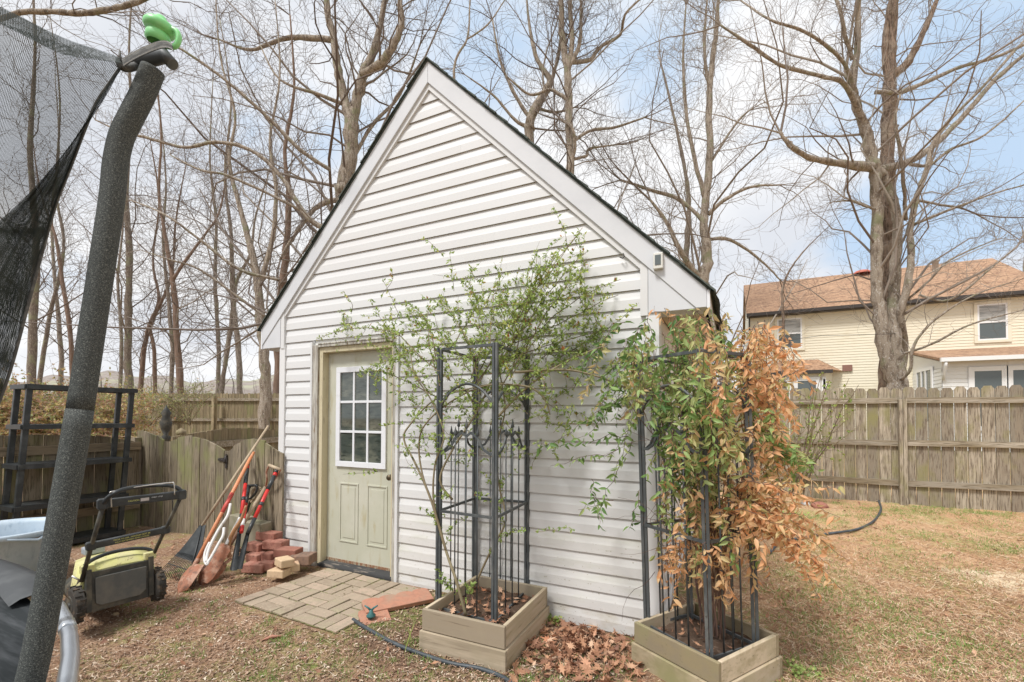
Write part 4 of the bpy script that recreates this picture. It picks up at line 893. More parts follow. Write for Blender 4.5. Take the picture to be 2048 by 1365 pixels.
# ---------------------------------------------------------------- green climber on the first trellis
cl1=thing('climbing_shrub','bright green small leaved climber sprawling over the trellis and white siding','plant',(pl1[1][0],pl1[1][1],pl1[6]))
stems=MB();LP=[];LD=[]
def wallclamp(p): p=np.array(p);p[1]=min(p[1],-.035) if p[0]<XR+.05 else p[1];return p
def traced(pts,w0,w1,mb,n=6,mat_n=5):
    A=smooth_poly(np.array([D(a,b,c) for a,b,c in pts]),mat_n);A=np.array([wallclamp(p) for p in A]);mb.tube(A,np.linspace(w0,w1,len(A)),n,var=rs.random());return A
mains=[
 [(932,1232,2.86),(912,1160,2.88),(893,1105,2.95),(862,1000,3.05),(832,930,3.15),(808,880,3.2),(820,850,3.2),(870,800,3.15),(950,775,3.05),(1010,765,3.0)],
 [(893,1105,2.95),(872,1030,3.0),(845,950,3.1),(838,890,3.15),(850,850,3.1),(900,805,3.05),(970,772,2.95),(1040,770,2.9)],
 [(893,1105,2.95),(868,1010,3.0),(870,930,3.0),(888,870,3.0),(862,800,3.05),(830,750,3.1),(820,700,3.15)],
 [(945,1180,3.1),(985,1095,3.05),(1012,1040,3.05),(1000,980,3.1),(992,900,3.1),(1010,820,3.15),(1000,740,3.15),(1010,680,3.15)],
 [(905,1000,3.0),(880,960,3.0),(905,900,3.0),(950,830,3.05),(985,760,3.1),(1030,680,3.1),(1075,620,3.1)],
 [(1010,770,3.0),(1060,775,2.95),(1090,800,2.95),(1100,830,2.95)],
 [(1030,745,2.95),(1130,740,2.95),(1200,755,2.9),(1260,780,2.85)],[(980,850,3.0),(1060,770,3.0),(1140,720,3.0),(1215,690,2.95)]]
mp=[traced(m,.011 if i<1 else .008,.004,stems) for i,m in enumerate(mains)]
# straight shoots fanning up over the siding
shoots=[((940,800),(1165,455)),((980,790),(1160,462)),((960,760),(1125,490)),((1000,780),(1178,515)),((990,740),(1176,500)),((1020,760),(1075,500)),((950,770),(1095,560)),((1010,740),(1060,530)),((970,700),(930,555)),((960,720),(885,600)),((980,700),(1000,560)),
 ((880,770),(812,605)),((870,740),(860,610)),((860,790),(760,660)),((850,720),(770,655)),((1000,700),(1235,590)),((1020,680),(1205,570)),((1040,700),(1240,560)),((1010,720),(1215,660)),((880,800),(735,740)),((900,760),(800,690)),
 ((800,672),(632,680)),((1020,760),(1120,650)),((940,760),(1010,600)),((1100,730),(1232,650)),((900,700),(960,590)),((1030,790),(1150,690)),((960,790),(905,640)),((1050,760),(1180,700)),((840,760),(742,738))]
allp=list(mp)
for (a,b),(c,d_) in shoots:
    dp=rs.uniform(2.95,3.3);p0=D(a,b,dp)
    p1=D(c,d_,dp+.15);yw=-.04-rs.random()*.25
    p1=Yp(c,d_,yw);p0=wallclamp(p0)
    pts=[];s_=nr.randn(3)*.03
    for i in range(9): f=i/8;pts.append(wallclamp(p0*(1-f)+p1*f+s_*math.sin(PI*f)+nr.randn(3)*.004+(0,0,.05*math.sin(PI*f))))
    stems.tube(pts,np.linspace(.0045,.0018,9),5,cap=False);allp.append(np.array(pts))
def subs(P,cnt,L0,L1,out,mb,r=.002,ang=.8):
    for _ in range(cnt):
        i=rs.randrange(1,len(P)-1);p=P[i];T=nrmz(P[i+1]-P[i]);v=nr.randn(3);v-=T*(v@T);v=nrmz(v);d=T*math.cos(ang)+v*math.sin(ang);L_=rs.uniform(L0,L1);pts=[p]
        for k in range(5): d=nrmz(d+nr.randn(3)*.22);pts.append(wallclamp(pts[-1]+d*L_/5))
        pts=np.array(pts);mb.tube(pts,np.linspace(r,.0008,6),3,cap=False);out.append(pts)
sub1=[]
for i,P in enumerate(allp): subs(P,(5 if i<8 else 6),.10,.34,sub1,stems)
sub2=[];
for P in sub1: subs(P,2,.05,.14,sub2,stems,.0013)
# extra twiggy fill in the dense heart of the plant
for _ in range(170):
    px=rs.gauss(990,95);py=rs.gauss(755,85);py+=max(0,(px-1040))*.0
    p=wallclamp(D(px,py,rs.uniform(2.8,3.35)));d=nrmz(np.array([rs.gauss(0,.8),rs.gauss(0,.5),abs(rs.gauss(.5,.5))]));pts=[p]
    for k in range(5): d=nrmz(d+nr.randn(3)*.25);pts.append(wallclamp(pts[-1]+d*.05))
    pts=np.array(pts);stems.tube(pts,np.linspace(.0022,.001,6),3,cap=False);sub2.append(pts)
stems.build('stems',vst,cl1)
def clusters(paths,step,n_l,l,prob=1,lo=0):
    P=[];Dv=[]
    for A in paths:
        cum=np.concatenate([[0],np.cumsum(np.linalg.norm(np.diff(A,axis=0),axis=1))]);s_=lo+rs.random()*step
        while s_<cum[-1]:
            if rs.random()<prob:
                c=np.array([np.interp(s_,cum,A[:,k]) for k in range(3)]);b=nrmz(nr.randn(3)+(0,-.3,.3))
                for _ in range(n_l): P.append(c+nr.randn(3)*.003);Dv.append(nrmz(b+nr.randn(3)*.75))
            s_+=step*rs.uniform(.6,1.4)
    return P,Dv
P1,D1=clusters(sub1+sub2,.034,4,.02,.85)
P2,D2=clusters(allp[8:],.055,4,.02);P3,D3=clusters(mp,.09,3,.02,.6,.5)
P=np.array(P1+P2+P3);Dv=np.array(D1+D2+D3);P[:,1]=np.where(P[:,0]<XR,np.minimum(P[:,1],-.035),P[:,1]);Dv[:,1]-=.15
n=len(P);N_=nr.randn(n,3)*.5+(0,-.5,1)
mb=MB();l=nr.uniform(.018,.036,n);vv=np.clip(nr.beta(2,2.2,n)+.1*(P[:,2]-1.5),0,1);vv=np.where(nr.rand(n)<.012,1,vv)
leaves(mb,P,Dv,N_,l,l*.45,vv);mb.build('leaves',lf_spring,cl1)
# ---------------------------------------------------------------- orange and green vine on the second trellis
vn=thing('flowering_vine','dense hanging vine with green leaves on the left and dried orange leaves on the right','plant',(pl2[1][0],pl2[1][1],pl2[6]))
st=MB();LP=[];LD=[];LV=[]
def strand(px,py,dp,dx,dy,gv,n=9,r=.0022,step=.024,droop=True,lvs=True,ls=1.,up=0):
    pts=[]
    x,y=px,py
    for i in range(n+1):
        f=i/n;xx=px+dx*f;yy=py+dy*(f**1.5 if droop else f)-up*math.sin(PI*min(1,f*1.6))*.5
        pts.append(D(xx+rs.gauss(0,3),yy+rs.gauss(0,3),dp+.03*math.sin(f*5+px)))
    A=np.array(pts);A[1:]+=0
    A=np.array([wallclamp(p) if p[0]<XR else p for p in A])
    st.tube(A,np.linspace(r,.001,len(A)),4,cap=False)
    if not lvs:return A
    cum=np.concatenate([[0],np.cumsum(np.linalg.norm(np.diff(A,axis=0),axis=1))]);s_=rs.random()*step+.02;sd=1
    while s_<cum[-1]:
        c=np.array([np.interp(s_,cum,A[:,k]) for k in range(3)]);T=nrmz(A[-1]-A[0])
        for sd in (-1,1):
            if rs.random()<.12: continue
            d=nrmz(RT*sd*rs.uniform(.2,1.0)+np.array([0,0,-1.])*rs.uniform(.3,1.0)+nr.randn(3)*.5)
            LP.append(c+nr.randn(3)*.004);LD.append(d);LV.append(np.clip(min(gv,.76)+rs.gauss(0,.09),0,.97 if rs.random()<.06 else .84))
        s_+=step*rs.uniform(.7,1.4)
    return A
def gvar(px,py):
    v=.24+.52*ss((px-1340+(py-700)*.10)/200)
    return float(v)
for _ in range(92):
    px=rs.uniform(1235,1560);py=rs.uniform(638,735) if px<1480 else rs.uniform(660,800)
    dp=rs.uniform(2.35,3.15);dy=rs.uniform(30,150);dx=rs.gauss(6,42)
    g=gvar(px,py)+rs.gauss(0,.2)
    strand(px,py,dp,dx,dy,g,up=rs.uniform(0,40))
for _ in range(85):   # middle curtain
    px=rs.uniform(1300,1545);py=rs.uniform(730,900);dp=rs.uniform(2.3,3.0);g=gvar(px,py)+rs.gauss(0,.2)
    if px<1360 and py>850 and rs.random()<.5: continue
    strand(px,py,dp,rs.gauss(6,38),rs.uniform(30,130),g+rs.gauss(0,.08),step=.026)
for _ in range(26): px_=rs.uniform(1375,1450);strand(px_,rs.uniform(655,850),rs.uniform(2.2,2.34),rs.gauss(0,26),rs.uniform(50,130),gvar(px_,700)+rs.gauss(0,.15))
for _ in range(13): strand(rs.uniform(1480,1545),rs.uniform(680,900),rs.uniform(2.45,2.8),rs.uniform(15,70),rs.uniform(60,150),rs.uniform(.6,.85))
for _ in range(10): strand(rs.uniform(1500,1560),rs.uniform(640,700),rs.uniform(2.5,2.9),rs.uniform(-10,30),rs.uniform(40,110),rs.uniform(.7,.9))
for _ in range(13): strand(rs.uniform(1500,1540),rs.uniform(850,910),rs.uniform(2.4,2.7),rs.uniform(40,110),rs.uniform(40,95),rs.uniform(.1,.55))
for _ in range(30):   # orange skirt
    a=rs.random();px=1432+rs.random()*70;py=955+rs.random()*70;L_=rs.uniform(.3,1)
    strand(px,py,rs.uniform(2.25,2.6),L_*rs.uniform(80,260),rs.uniform(10,150),rs.uniform(.6,.8),ls=1)
for _ in range(8): strand(rs.uniform(1460,1500),rs.uniform(980,1040),2.4,rs.uniform(90,190),rs.uniform(100,170),.78)
for _ in range(12): strand(rs.uniform(1390,1425),rs.uniform(850,1000),rs.uniform(2.4,2.9),rs.gauss(0,14),rs.uniform(80,180),rs.uniform(.45,.8),step=.04)
for _ in range(34): strand(rs.uniform(1330,1420),rs.uniform(760,960),rs.uniform(2.5,2.9),rs.gauss(0,12),rs.uniform(60,140),rs.uniform(.1,.7),step=.04)
for _ in range(14): strand(rs.uniform(1315,1460),rs.uniform(1040,1120),rs.uniform(2.4,2.9),rs.gauss(0,14),rs.uniform(40,110),.76,step=.05)
for _ in range(40): strand(rs.uniform(1330,1500),rs.uniform(860,1030),rs.uniform(2.35,2.9),rs.gauss(6,30),rs.uniform(50,140),rs.uniform(.2,.85),step=.034)
for _ in range(34): strand(rs.uniform(1360,1510),rs.uniform(960,1110),rs.uniform(2.3,2.85),rs.gauss(4,22),rs.uniform(50,120),rs.uniform(.6,.9),step=.032)
for _ in range(9): strand(rs.uniform(1450,1545),rs.uniform(650,880),rs.uniform(2.35,2.7),rs.gauss(6,26),rs.uniform(40,110),rs.uniform(.7,.95),step=.028)
for a in [((1270,770),(-115,110)),((1240,800),(-110,60)),((1260,790),(-150,95)),((1250,720),(-60,120)),((1260,870),(-180,25)),((1240,900),(-140,30)),((1265,880),(-70,150)),((1225,1000),(-70,20)),((1180,960),(20,90)),((1275,700),(-80,60)),((1255,690),(-40,80)),((1245,760),(-60,90)),((1280,820),(-60,100)),((1265,820),(-35,130)),((1290,950),(-30,110)),((1250,740),(-20,110))]:
    (px,py),(dx,dy)=a; strand(px,py,rs.uniform(2.75,2.95),dx,dy,rs.uniform(.08,.3),step=.036,droop=False)
# long bare stems from the soil up through the frame
for _ in range(34):
    x0_=rs.uniform(1400,1450);x1_=rs.gauss(1400,55);pts=[(x0_,1240+rs.random()*40,2.62),(x0_+rs.gauss(-4,8),1120,2.65),((x0_+x1_)/2+rs.gauss(0,18),950,2.7+rs.gauss(0,.1)),(x1_+rs.gauss(0,15),800,2.7+rs.gauss(0,.12)),(x1_,690,2.7+rs.gauss(0,.15))]
    A=smooth_poly(np.array([D(*q) for q in pts]),5);st.tube(A,np.linspace(.005,.002,len(A))*rs.uniform(.5,1.1),5,cap=False)
for _ in range(45):
    a=D(rs.uniform(1290,1500),rs.uniform(740,1150),rs.uniform(2.4,2.9));d=nrmz(nr.randn(3)+(0,0,.6));pts=[a]
    for k in range(6): d=nrmz(d+nr.randn(3)*.3);pts.append(pts[-1]+d*.07)
    st.tube(pts,np.linspace(.002,.0008,7),3,cap=False)
for _ in range(14):   # upright tips above the mass
    strand(rs.uniform(1330,1460),rs.uniform(640,670),rs.uniform(2.5,3.0),rs.uniform(-30,30),-rs.uniform(10,45),rs.uniform(.2,.8),n=5,step=.05,droop=False)
st.build('stems',vsd,vn)
P=np.array(LP);Dv=np.array(LD);n=len(P);l=nr.uniform(.032,.066,n)
N_=-FW*.6+nr.randn(n,3)*.7+(0,0,.3)
mb=MB();leaves(mb,P,Dv,N_,l,l*nr.uniform(.30,.42,n),np.array(LV),.22,True);mb.build('leaves',lf_vine,vn)
# ---------------------------------------------------------------- budding shrub by the far fence
def bush(label,name,roots,tips,dp,lm,sm,nl,lsz,sub=(5,.15,.45),cat='shrub',w=.012,prob=.8,step=.05,var=(2,2),zadd=0):
    b0=D(roots[0][0],roots[0][1],dp);t=thing(name,label,cat,(b0[0],b0[1],float(gz(b0[0],b0[1]))))
    m=MB();A_=[]
    for i,(c,d_) in enumerate(tips):
        r=roots[i%len(roots)];p0=D(r[0],r[1],dp+rs.gauss(0,.08));p1=D(c,d_,dp+rs.gauss(0,.35));pts=[]
        for k in range(9): f=k/8;pts.append(p0*(1-f)+p1*f+nr.randn(3)*.012+np.array([0,0,.12*math.sin(PI*f)]))
        A=np.array(pts);m.tube(A,np.linspace(w,w*.3,9),5,cap=False);A_.append(A)
    o1=[]
    for A in A_:
        for _ in range(sub[0]):
            i=rs.randrange(2,8);p=A[i];T=nrmz(A[-1]-A[0]);d=nrmz(T+nr.randn(3)*.6);L_=rs.uniform(sub[1],sub[2]);pts=[p]
            for k in range(5): d=nrmz(d+nr.randn(3)*.18);pts.append(pts[-1]+d*L_/5)
            pts=np.array(pts);m.tube(pts,np.linspace(w*.35,w*.12,6),3,cap=False);o1.append(pts)
    m.build('stems',sm,t)
    P,Dv=clusters(o1+A_,step,nl,lsz,prob,.1);P=np.array(P);Dv=np.array(Dv);n=len(P);l=nr.uniform(.7,1.3,n)*lsz
    mb=MB();leaves(mb,P,Dv,nr.randn(n,3)+(0,0,.5),l,l*.5,nr.beta(*var,n));mb.build('leaves',lm,t);return t
bush('slender budding shrub with fresh green leaves in front of the back fence','budding_shrub',[(1598,985),(1604,990),(1580,990)],[(1660,760),(1640,745),(1690,780),(1700,755),(1720,770),(1650,800),(1600,790),(1570,760),(1720,850),(1690,830),(1560,830),(1600,860),(1650,870),(1585,780),(1712,820),(1630,770)],6.9,lf_spring,vst,3,.05,(4,.15,.4),step=.08,prob=.55)
# thicket behind the side fence
bush('orange and yellow leafed bramble thicket behind the side fence','bramble_thicket',[(-100,900),(60,900),(200,890),(-40,900),(260,885)],[(rs.uniform(-160,320),rs.uniform(770,880)) for _ in range(170)],8.2,lf_aut,mat('pale thicket stems',(.42,.31,.22),.9,var=[(0,(.3,.2,.15)),(1,(.52,.4,.3))]),3,.055,(7,.2,.7),step=.06,var=(1.6,1.4),w=.009,prob=.95)
bush('sparse yellow green bush above the far fence','hedge_bush',[(300,850),(380,850)],[(rs.uniform(180,440),rs.uniform(762,800)) for _ in range(46)],13,lf_aut,vst,2,.05,(6,.3,.7),step=.12,var=(1,3),w=.008)
# ---------------------------------------------------------------- litter
def spread(n,poly_fn):
    out=[]
    while len(out)<n:
        p=poly_fn()
        if p is not None: out.append(p)
    return np.array(out)
def blocked(x,y):
    if XL<x<XR+.02 and y>-.03: return True
    q=rotz(.03)@(np.array([x,y,0])-po)
    if -.02<q[0]<5*cell+.02 and -.02<q[1]<4*cell+.02: return True
    return False
def gpt(px0,px1,py0,py1):
    px=rs.uniform(px0,px1);py=rs.uniform(py0,py1);p=Zp(px,py,-.1)
    if blocked(p[0],p[1]) or p[1]>5.75 or p[0]<-2.45: return None
    return (p[0],p[1])
def anyg():
    py=833+260*rs.random()**.55*2.1; 
    return gpt(-60,2100,max(975,py),max(976,py)+1)
def strips(n,l0,l1,w0,w1,name,matr,label,cat,fn=anyg,lift=.004,tilt=.22):
    XY=spread(n,fn);z=gz(XY[:,0],XY[:,1]);P=np.column_stack([XY,z+lift+nr.rand(n)*.008]);a=nr.rand(n)*2*PI
    Dv=np.column_stack([np.cos(a),np.sin(a),nr.randn(n)*tilt]);S=np.column_stack([-np.sin(a),np.cos(a),nr.randn(n)*.3])
    l=nr.uniform(l0,l1,n)[:,None];w=nr.uniform(w0,w1,n)[:,None];c=nr.randn(n,1)*.25
    V=np.stack([P-Dv*l/2-S*w/2,P-Dv*l/2+S*w/2,P+S*(w/2+c*l)+(0,0,.003),P+S*(c*l-w/2)+(0,0,.003),P+Dv*l/2+S*w/2,P+Dv*l/2-S*w/2],1).reshape(-1,3)
    b=np.arange(n)[:,None]*6;F=np.concatenate([b+np.array([[0,3,2,1]]),b+np.array([[3,5,4,2]])],1).reshape(-1,4)
    mb=MB();mb.add(V,F,np.repeat(nr.rand(n),2));return stuff(mb.build(name,matr),label,cat)
strawm=mat('dry straw',(.5,.36,.22),.9,var=[(0,(.24,.12,.07)),(.35,(.42,.24,.13)),(.7,(.60,.41,.25)),(1,(.76,.62,.45))])
chipm=mat('wood chips',(.4,.28,.18),.9,var=[(0,(.13,.075,.05)),(.4,(.31,.185,.115)),(.8,(.48,.34,.24)),(1,(.72,.62,.50))])
def yardg():
    p=anyg()
    return p if p is not None and (p[0]*.9+p[1]*.45>4.0+rs.gauss(0,.5) ) else None
strips(34000,.03,.10,.0018,.004,'dry_grass',strawm,'thin straw coloured dead grass over the right of the yard','dead grass',yardg)
def leftg():
    p=anyg();return p if p is not None and p[0]<3.4 else None
strips(13000,.008,.028,.003,.009,'wood_chips',chipm,'small pale wood chips scattered over bare soil','wood chips',leftg)
strips(5000,.03,.09,.0015,.003,'fallen_twigs',chipm,'fine fallen twigs lying on the bare soil','twigs',leftg)
# fallen oak leaves
def oak(n,fn,zf,smin=.03,smax=.07):
    ang=np.linspace(0,2*PI,19)[:-1];rad=np.array([1.15,.45,.75,.38,.8,.35,.7,.4,.5,.35,.5,.4,.7,.35,.8,.38,.75,.45]);rad[0]=1.2;rad[9]=.9
    XY=spread(n,fn);V=[];F=[];vv=[]
    for i,(x,y) in enumerate(XY):
        s_=rs.uniform(smin,smax);R=np.array(Matrix.Rotation(rs.gauss(0,.45),3,'X'))@np.array(Matrix.Rotation(rs.gauss(0,.45),3,'Y'))@rotz(rs.random()*6.28)
        q=np.column_stack([np.cos(ang)*rad*s_*.8,np.sin(ang)*rad*s_*.55,(rad-.3)**2*s_*rs.uniform(-.2,.7)]);q=np.vstack([q,[0,0,-.1*s_]])@R.T
        q-= (0,0,q[:,2].min());V.append(q+(x,y,zf(x,y)+.002+rs.random()*.018));b=i*19;F+=[(b+k,b+(k+1)%18,b+18) for k in range(18)];v_=rs.betavariate(1.6,2);vv+=[v_]*18
    mb=MB();mb.add(np.concatenate(V),np.array(F),np.array(vv),True);return mb
def lg1():
    px=rs.gauss(1165,80);py=rs.gauss(1272,46)
    if not 1020<px<1290 or py>1365 or py<1190: return None
    return gpt(px,px,py,py)
g0=lambda x,y:float(gz(x,y))
m1=oak(430,lg1,g0)
m2=oak(60,lambda:gpt(1020,1290,1280,1365),g0);m3=oak(130,lambda:gpt(0,2048,1090,1360),g0,.02,.045);m4=oak(40,lambda:gpt(260,560,1060,1180),g0,.025,.05);m5=oak(70,lambda:gpt(1520,1780,985,1090),g0,.02,.05);m6=oak(120,lambda:gpt(1420,1640,1120,1240),g0,.02,.04)
def inpl(pl):
    t,c0,ex,ey,W,Dp,zs=pl
    def f():
        p=c0+ex*rs.uniform(.06,W-.06)+ey*rs.uniform(.06,Dp-.06);return (p[0],p[1])
    return f
m7=oak(75,inpl(pl1),lambda x,y:pl1[6],.025,.055);m8=oak(26,inpl(pl2),lambda x,y:pl2[6],.02,.04)
allm=MB()
for m in (m1,m2,m3,m4,m5,m6): 
    allm.add(np.concatenate(m.V),m.F[0].reshape(-1,3),m.var[0],True)
stuff(allm.build('fallen_leaves',lf_dead),'reddish brown fallen oak leaves drifted along the shed and yard','fallen leaves')
stuff(m7.build('fallen_leaves',lf_dead),'dry oak leaves lying on the soil inside the left planter','fallen leaves')
stuff(m8.build('fallen_leaves',lf_dead),'few dry leaves lying on the soil inside the right planter','fallen leaves')
# ---------------------------------------------------------------- grass and weeds
def tufts(cs,nb,h0,h1,spread_,name,label,cat):
    P=[];Dv=[];l=[]
    for x,y in cs:
        k=int(nb*rs.uniform(.5,1.4));sp_=spread_*rs.uniform(.5,1.3)
        for _ in range(k):
            xx=x+rs.gauss(0,sp_);yy=y+rs.gauss(0,sp_)
            if blocked(xx,yy): continue
            P.append((xx,yy,float(gz(xx,yy))));Dv.append((rs.gauss(0,.6),rs.gauss(0,.6),rs.uniform(.5,1.2)));l.append(rs.uniform(h0,h1))
    n=len(P);mb=MB();l=np.array(l);leaves(mb,np.array(P),np.array(Dv),nr.randn(n,3),l,l*.09+.0012,nr.rand(n));return stuff(mb.build(name,grassm),label,cat)
tc_=[gpt(480,900,1230,1360) for _ in range(110)]+[gpt(240,460,1150,1250) for _ in range(40)]+[gpt(330,700,1250,1360) for _ in range(22)]+[gpt(1020,1260,1310,1364) for _ in range(40)]
tufts([c for c in tc_ if c],26,.014,.038,.03,'grass_tufts','small bright grass tufts coming up in bare soil','grass')
cl_=[]
for _ in range(95):
    c=gpt(1540,2060,1015,1350)
    if c is None: continue
    for _ in range(12): cl_.append((c[0]+rs.gauss(0,.2),c[1]+rs.gauss(0,.16)))
for _ in range(26):
    c=gpt(1780,2060,1010,1045)
    if c: cl_+= [(c[0]+rs.gauss(0,.2),c[1]+rs.gauss(0,.1)) for _ in range(6)]
tufts(cl_,16,.018,.048,.055,'lawn_grass','thin green grass patches over the right lawn','grass')
XY_=[gpt(1500,2080,1000,1364) for _ in range(1700)];XY_=[c for c in XY_ if c and c[0]*.9+c[1]*.45>4.0]
P=[];Dv=[]
for x,y in XY_:
    for _ in range(rs.randint(4,12)):
        xx=x+rs.gauss(0,.025);yy=y+rs.gauss(0,.025);P.append((xx,yy,float(gz(xx,yy))));Dv.append((rs.gauss(0,1.1),rs.gauss(0,1.1),rs.uniform(.15,.8)))
n=len(P);l=nr.uniform(.02,.055,n);mb=MB();leaves(mb,np.array(P),np.array(Dv),nr.randn(n,3),l,l*.06+.001,nr.beta(2,2,n));stuff(mb.build('dry_grass_tufts',strawm),'standing dead grass tufts over the right lawn','dead grass')
def weed(label,px,py,n,sz,sp_):
    g=Gp(px,py);P=[];Dv=[]
    for _ in range(n): P.append(g+np.array([rs.gauss(0,sp_),rs.gauss(0,sp_*.7),rs.uniform(.01,.05)]));Dv.append((rs.gauss(0,.5),rs.gauss(0,.5),rs.uniform(.1,.6)))
    mb=MB();l=nr.uniform(.7,1.2,n)*sz;leaves(mb,np.array(P),np.array(Dv),nr.randn(n,3)*.3+(0,-.5,1),l,l*.9,nr.uniform(.2,.75,n),.12,True)
    for p in P: mb.tube([p,(g[0],g[1],g[2]-.01)],.0012,3,cap=False,var=.4)
    tag(mb.build('weed_plant',lf_spring),label,'weed')
weed('round leaved green weed among fallen leaves by the left planter',1107,1248,40,.022,.035)
weed('tiny green weed in front of the tan paver blocks',517,1148,12,.018,.018)
weed('leafy green weed beside the right planter near the bottom edge',1610,1352,50,.02,.05)
weed('green weed patch near the right corner of the orange vine',1592,1035,40,.035,.09)
for a,b,lb in (((808,1312),(826,1238),'single upright grass blade beside the left planter'),((826,1285),(812,1252),'short tilted grass blade beside the left planter')):
    g=Gp(*a);q=D(b[0],b[1],(g-CAM)@FW);mb=MB();leaves(mb,[g],[q-g],[(0,-1,.2)],[np.linalg.norm(q-g)],[.008],np.array([.6]),.2,True);tag(mb.build('grass_blade',lf_spring),lb,'grass blade')
# ---------------------------------------------------------------- garden tools against the low fence
def T3(a,b,za=None,yt=-.085,g=True):
    lo_=Gp(*b) if g else D(*b);return Yp(a[0],a[1],yt),lo_
# leaf rake
a=Yp(537,852,-.07);b=Gp(352,1165)+(0,0,.01);d=b-a;L_=np.linalg.norm(d);c=D(404,1052,float((a-CAM)@FW)*.34+float((b-CAM)@FW)*.66)
t=thing('leaf_rake','black fan leaf rake with long wooden handle, leftmost of the leaning tools','rake',b)
mb=MB();mb.tube([a,a*.5+c*.5,c],[.011,.0125,.0125],10);mb.build('handle',oldwood,t)
cd_=float((c-CAM)@FW);bl_=Gp(320,1150);br_=Gp(390,1176)
mb=MB();wv=[];nT=22
tl,tr_=D(400,1050,cd_),D(411,1051,cd_)
bl2=bl_+(0,0,.03);br2=br_+(0,0,.03)
mid=lambda u,f:(tl*(1-u)+tr_*u)*(1-f)+(bl2*(1-u)+br2*u)*f+np.array([0,0,-.02*math.sin(PI*f)])
G=[[mid(u,f)+RT*(0) for u in np.linspace(0,1,12)] for f in np.linspace(0,.62,8)];mb.grid(G)
G=[[mid(u,f)+FW*.006 for u in np.linspace(0,1,12)] for f in np.linspace(0,.62,8)];mb.grid(G[::-1]);mb.build('fan',blackpl,t)
mb=MB()
for i in range(nT):
    u=i/(nT-1);pts=[mid(u,f)+UP*(.012*math.sin(u*PI)) for f in (.55,.7,.85,.97)];pts.append(pts[-1]-FW*.02+np.array([0,0,-.035]));mb.tube(pts,.0028,5)
for f in (.62,.8): mb.tube([mid(u,f)-FW*.004 for u in np.linspace(0,1,9)],.004,5)
mb.tube([c,mid(.75,.45)-FW*.01,mid(.8,.9)-FW*.01],.005,5)
mb.build('tines',blackpl,t)
def curve(P): return smooth_poly(np.array(P),5)
# orange handled shovel
def shovel(label,top,sock,tip,w,handle_m,blade_m,yt=-.09,hr=.0165,dgrip=False,band=None,twist=0.):
    a=Yp(top[0],top[1],yt);b=Gp(*tip)+(0,0,.004);da=float((a-CAM)@FW);db=float((b-CAM)@FW)
    f=(sock[1]-top[1])/(tip[1]-top[1]);s_=D(sock[0],sock[1],da*(1-f)+db*f)
    t=thing('shovel',label,'shovel',b)
    mb=MB();mb.tube([a,a*.5+s_*.5,s_],[hr,hr,hr*1.05],10);hd=mb.build('handle',handle_m,t)
    if band:
        mb=MB()
        for f0,f1 in band[0]: mb.tube([a*(1-f0)+s_*f0,a*(1-f1)+s_*f1],hr*1.12,10)
        mb.build('grip',band[1],hd)
    ax=nrmz(b-s_);sd=nrmz(np.cross(ax,FW));sd=nrmz(sd*math.cos(twist)+np.cross(ax,sd)*math.sin(twist));nn=np.cross(sd,ax);Lb=np.linalg.norm(b-s_)
    mb=MB();mb.tube([s_-ax*.10,s_,s_+ax*Lb*.25],[hr*1.15,hr*1.2,hr*.9],10);G=[]
    for f,ww in ((.12,.42),(.16,.9),(.35,1.),(.6,.95),(.8,.72),(.92,.42),(1,.05)):
        G.append([s_+ax*Lb*f+sd*u*w*ww+nn*(.03*u*u*4-.02*math.sin(PI*f)) for u in np.linspace(-.5,.5,9)])
    G=np.array(G);mb.grid(G);mb.grid((G+nn*.004)[::-1]);mb.build('blade',blade_m,t)
    return t,a,s_,ax,sd
shovel('rusty pointed shovel with faded orange handle, second of the leaning tools',(507,905),(394,1122),(356,1187),.19,orangep,rust,band=([(.42,.60)],mat('red band',(.62,.10,.08),.5)),twist=.35)
# garden shears with two pale handles
b=D(404,1128,3.7);t=thing('hedge_shears','white metal shears with two long curved handles between the shovel and the brown spade','shears',Gp(404,1130))
for P_ in ([(461,1008),(455,1032),(437,1060),(418,1098),(412,1125)],[(448,1056),(446,1072),(436,1090),(424,1112),(414,1128)]):
    mb=MB();pts=[D(x,y,3.98-.0025*(y-1000)) for x,y in P_];A=curve(pts);mb.tube(A,.0115,8);mb.build('handle',whiteh,t)
mb=MB();pts=curve([D(x,y,3.98-.0025*(y-1000)) for x,y in [(419,1085),(410,1105),(409,1122),(414,1130),(418,1122)]]);mb.tube(pts,.009,8);mb.build('blade',whiteh,t)
# brown D-handled spade
t,a_,s_,ax,sd=shovel('old spade with wooden D shaped grip and long brown shaft, right of the shears',(531,975),(447,1112),(402,1172),.16,brownh,rust,hr=.0155,twist=-.5)
mb=MB();g0_=Yp(545,934,-.1);gl=Yp(538,931,-.1);gr=Yp(561,940,-.1)
mb.tube([gl,gr],.016,10);mb.build('grip',oldwood,t)
mb=MB();mb.tube(curve([gl,Yp(533,945,-.1),Yp(534,960,-.1),a_]),.009,8);mb.tube(curve([gr,Yp(552,955,-.1),Yp(541,968,-.1),a_]),.009,8);mb.build('yoke',rust,t)
mb=MB();p0=a_*.98+s_*.02;mb.tube([a_,a_*.45+s_*.55],.018,10);mb.build('sleeve',oldwood,t)
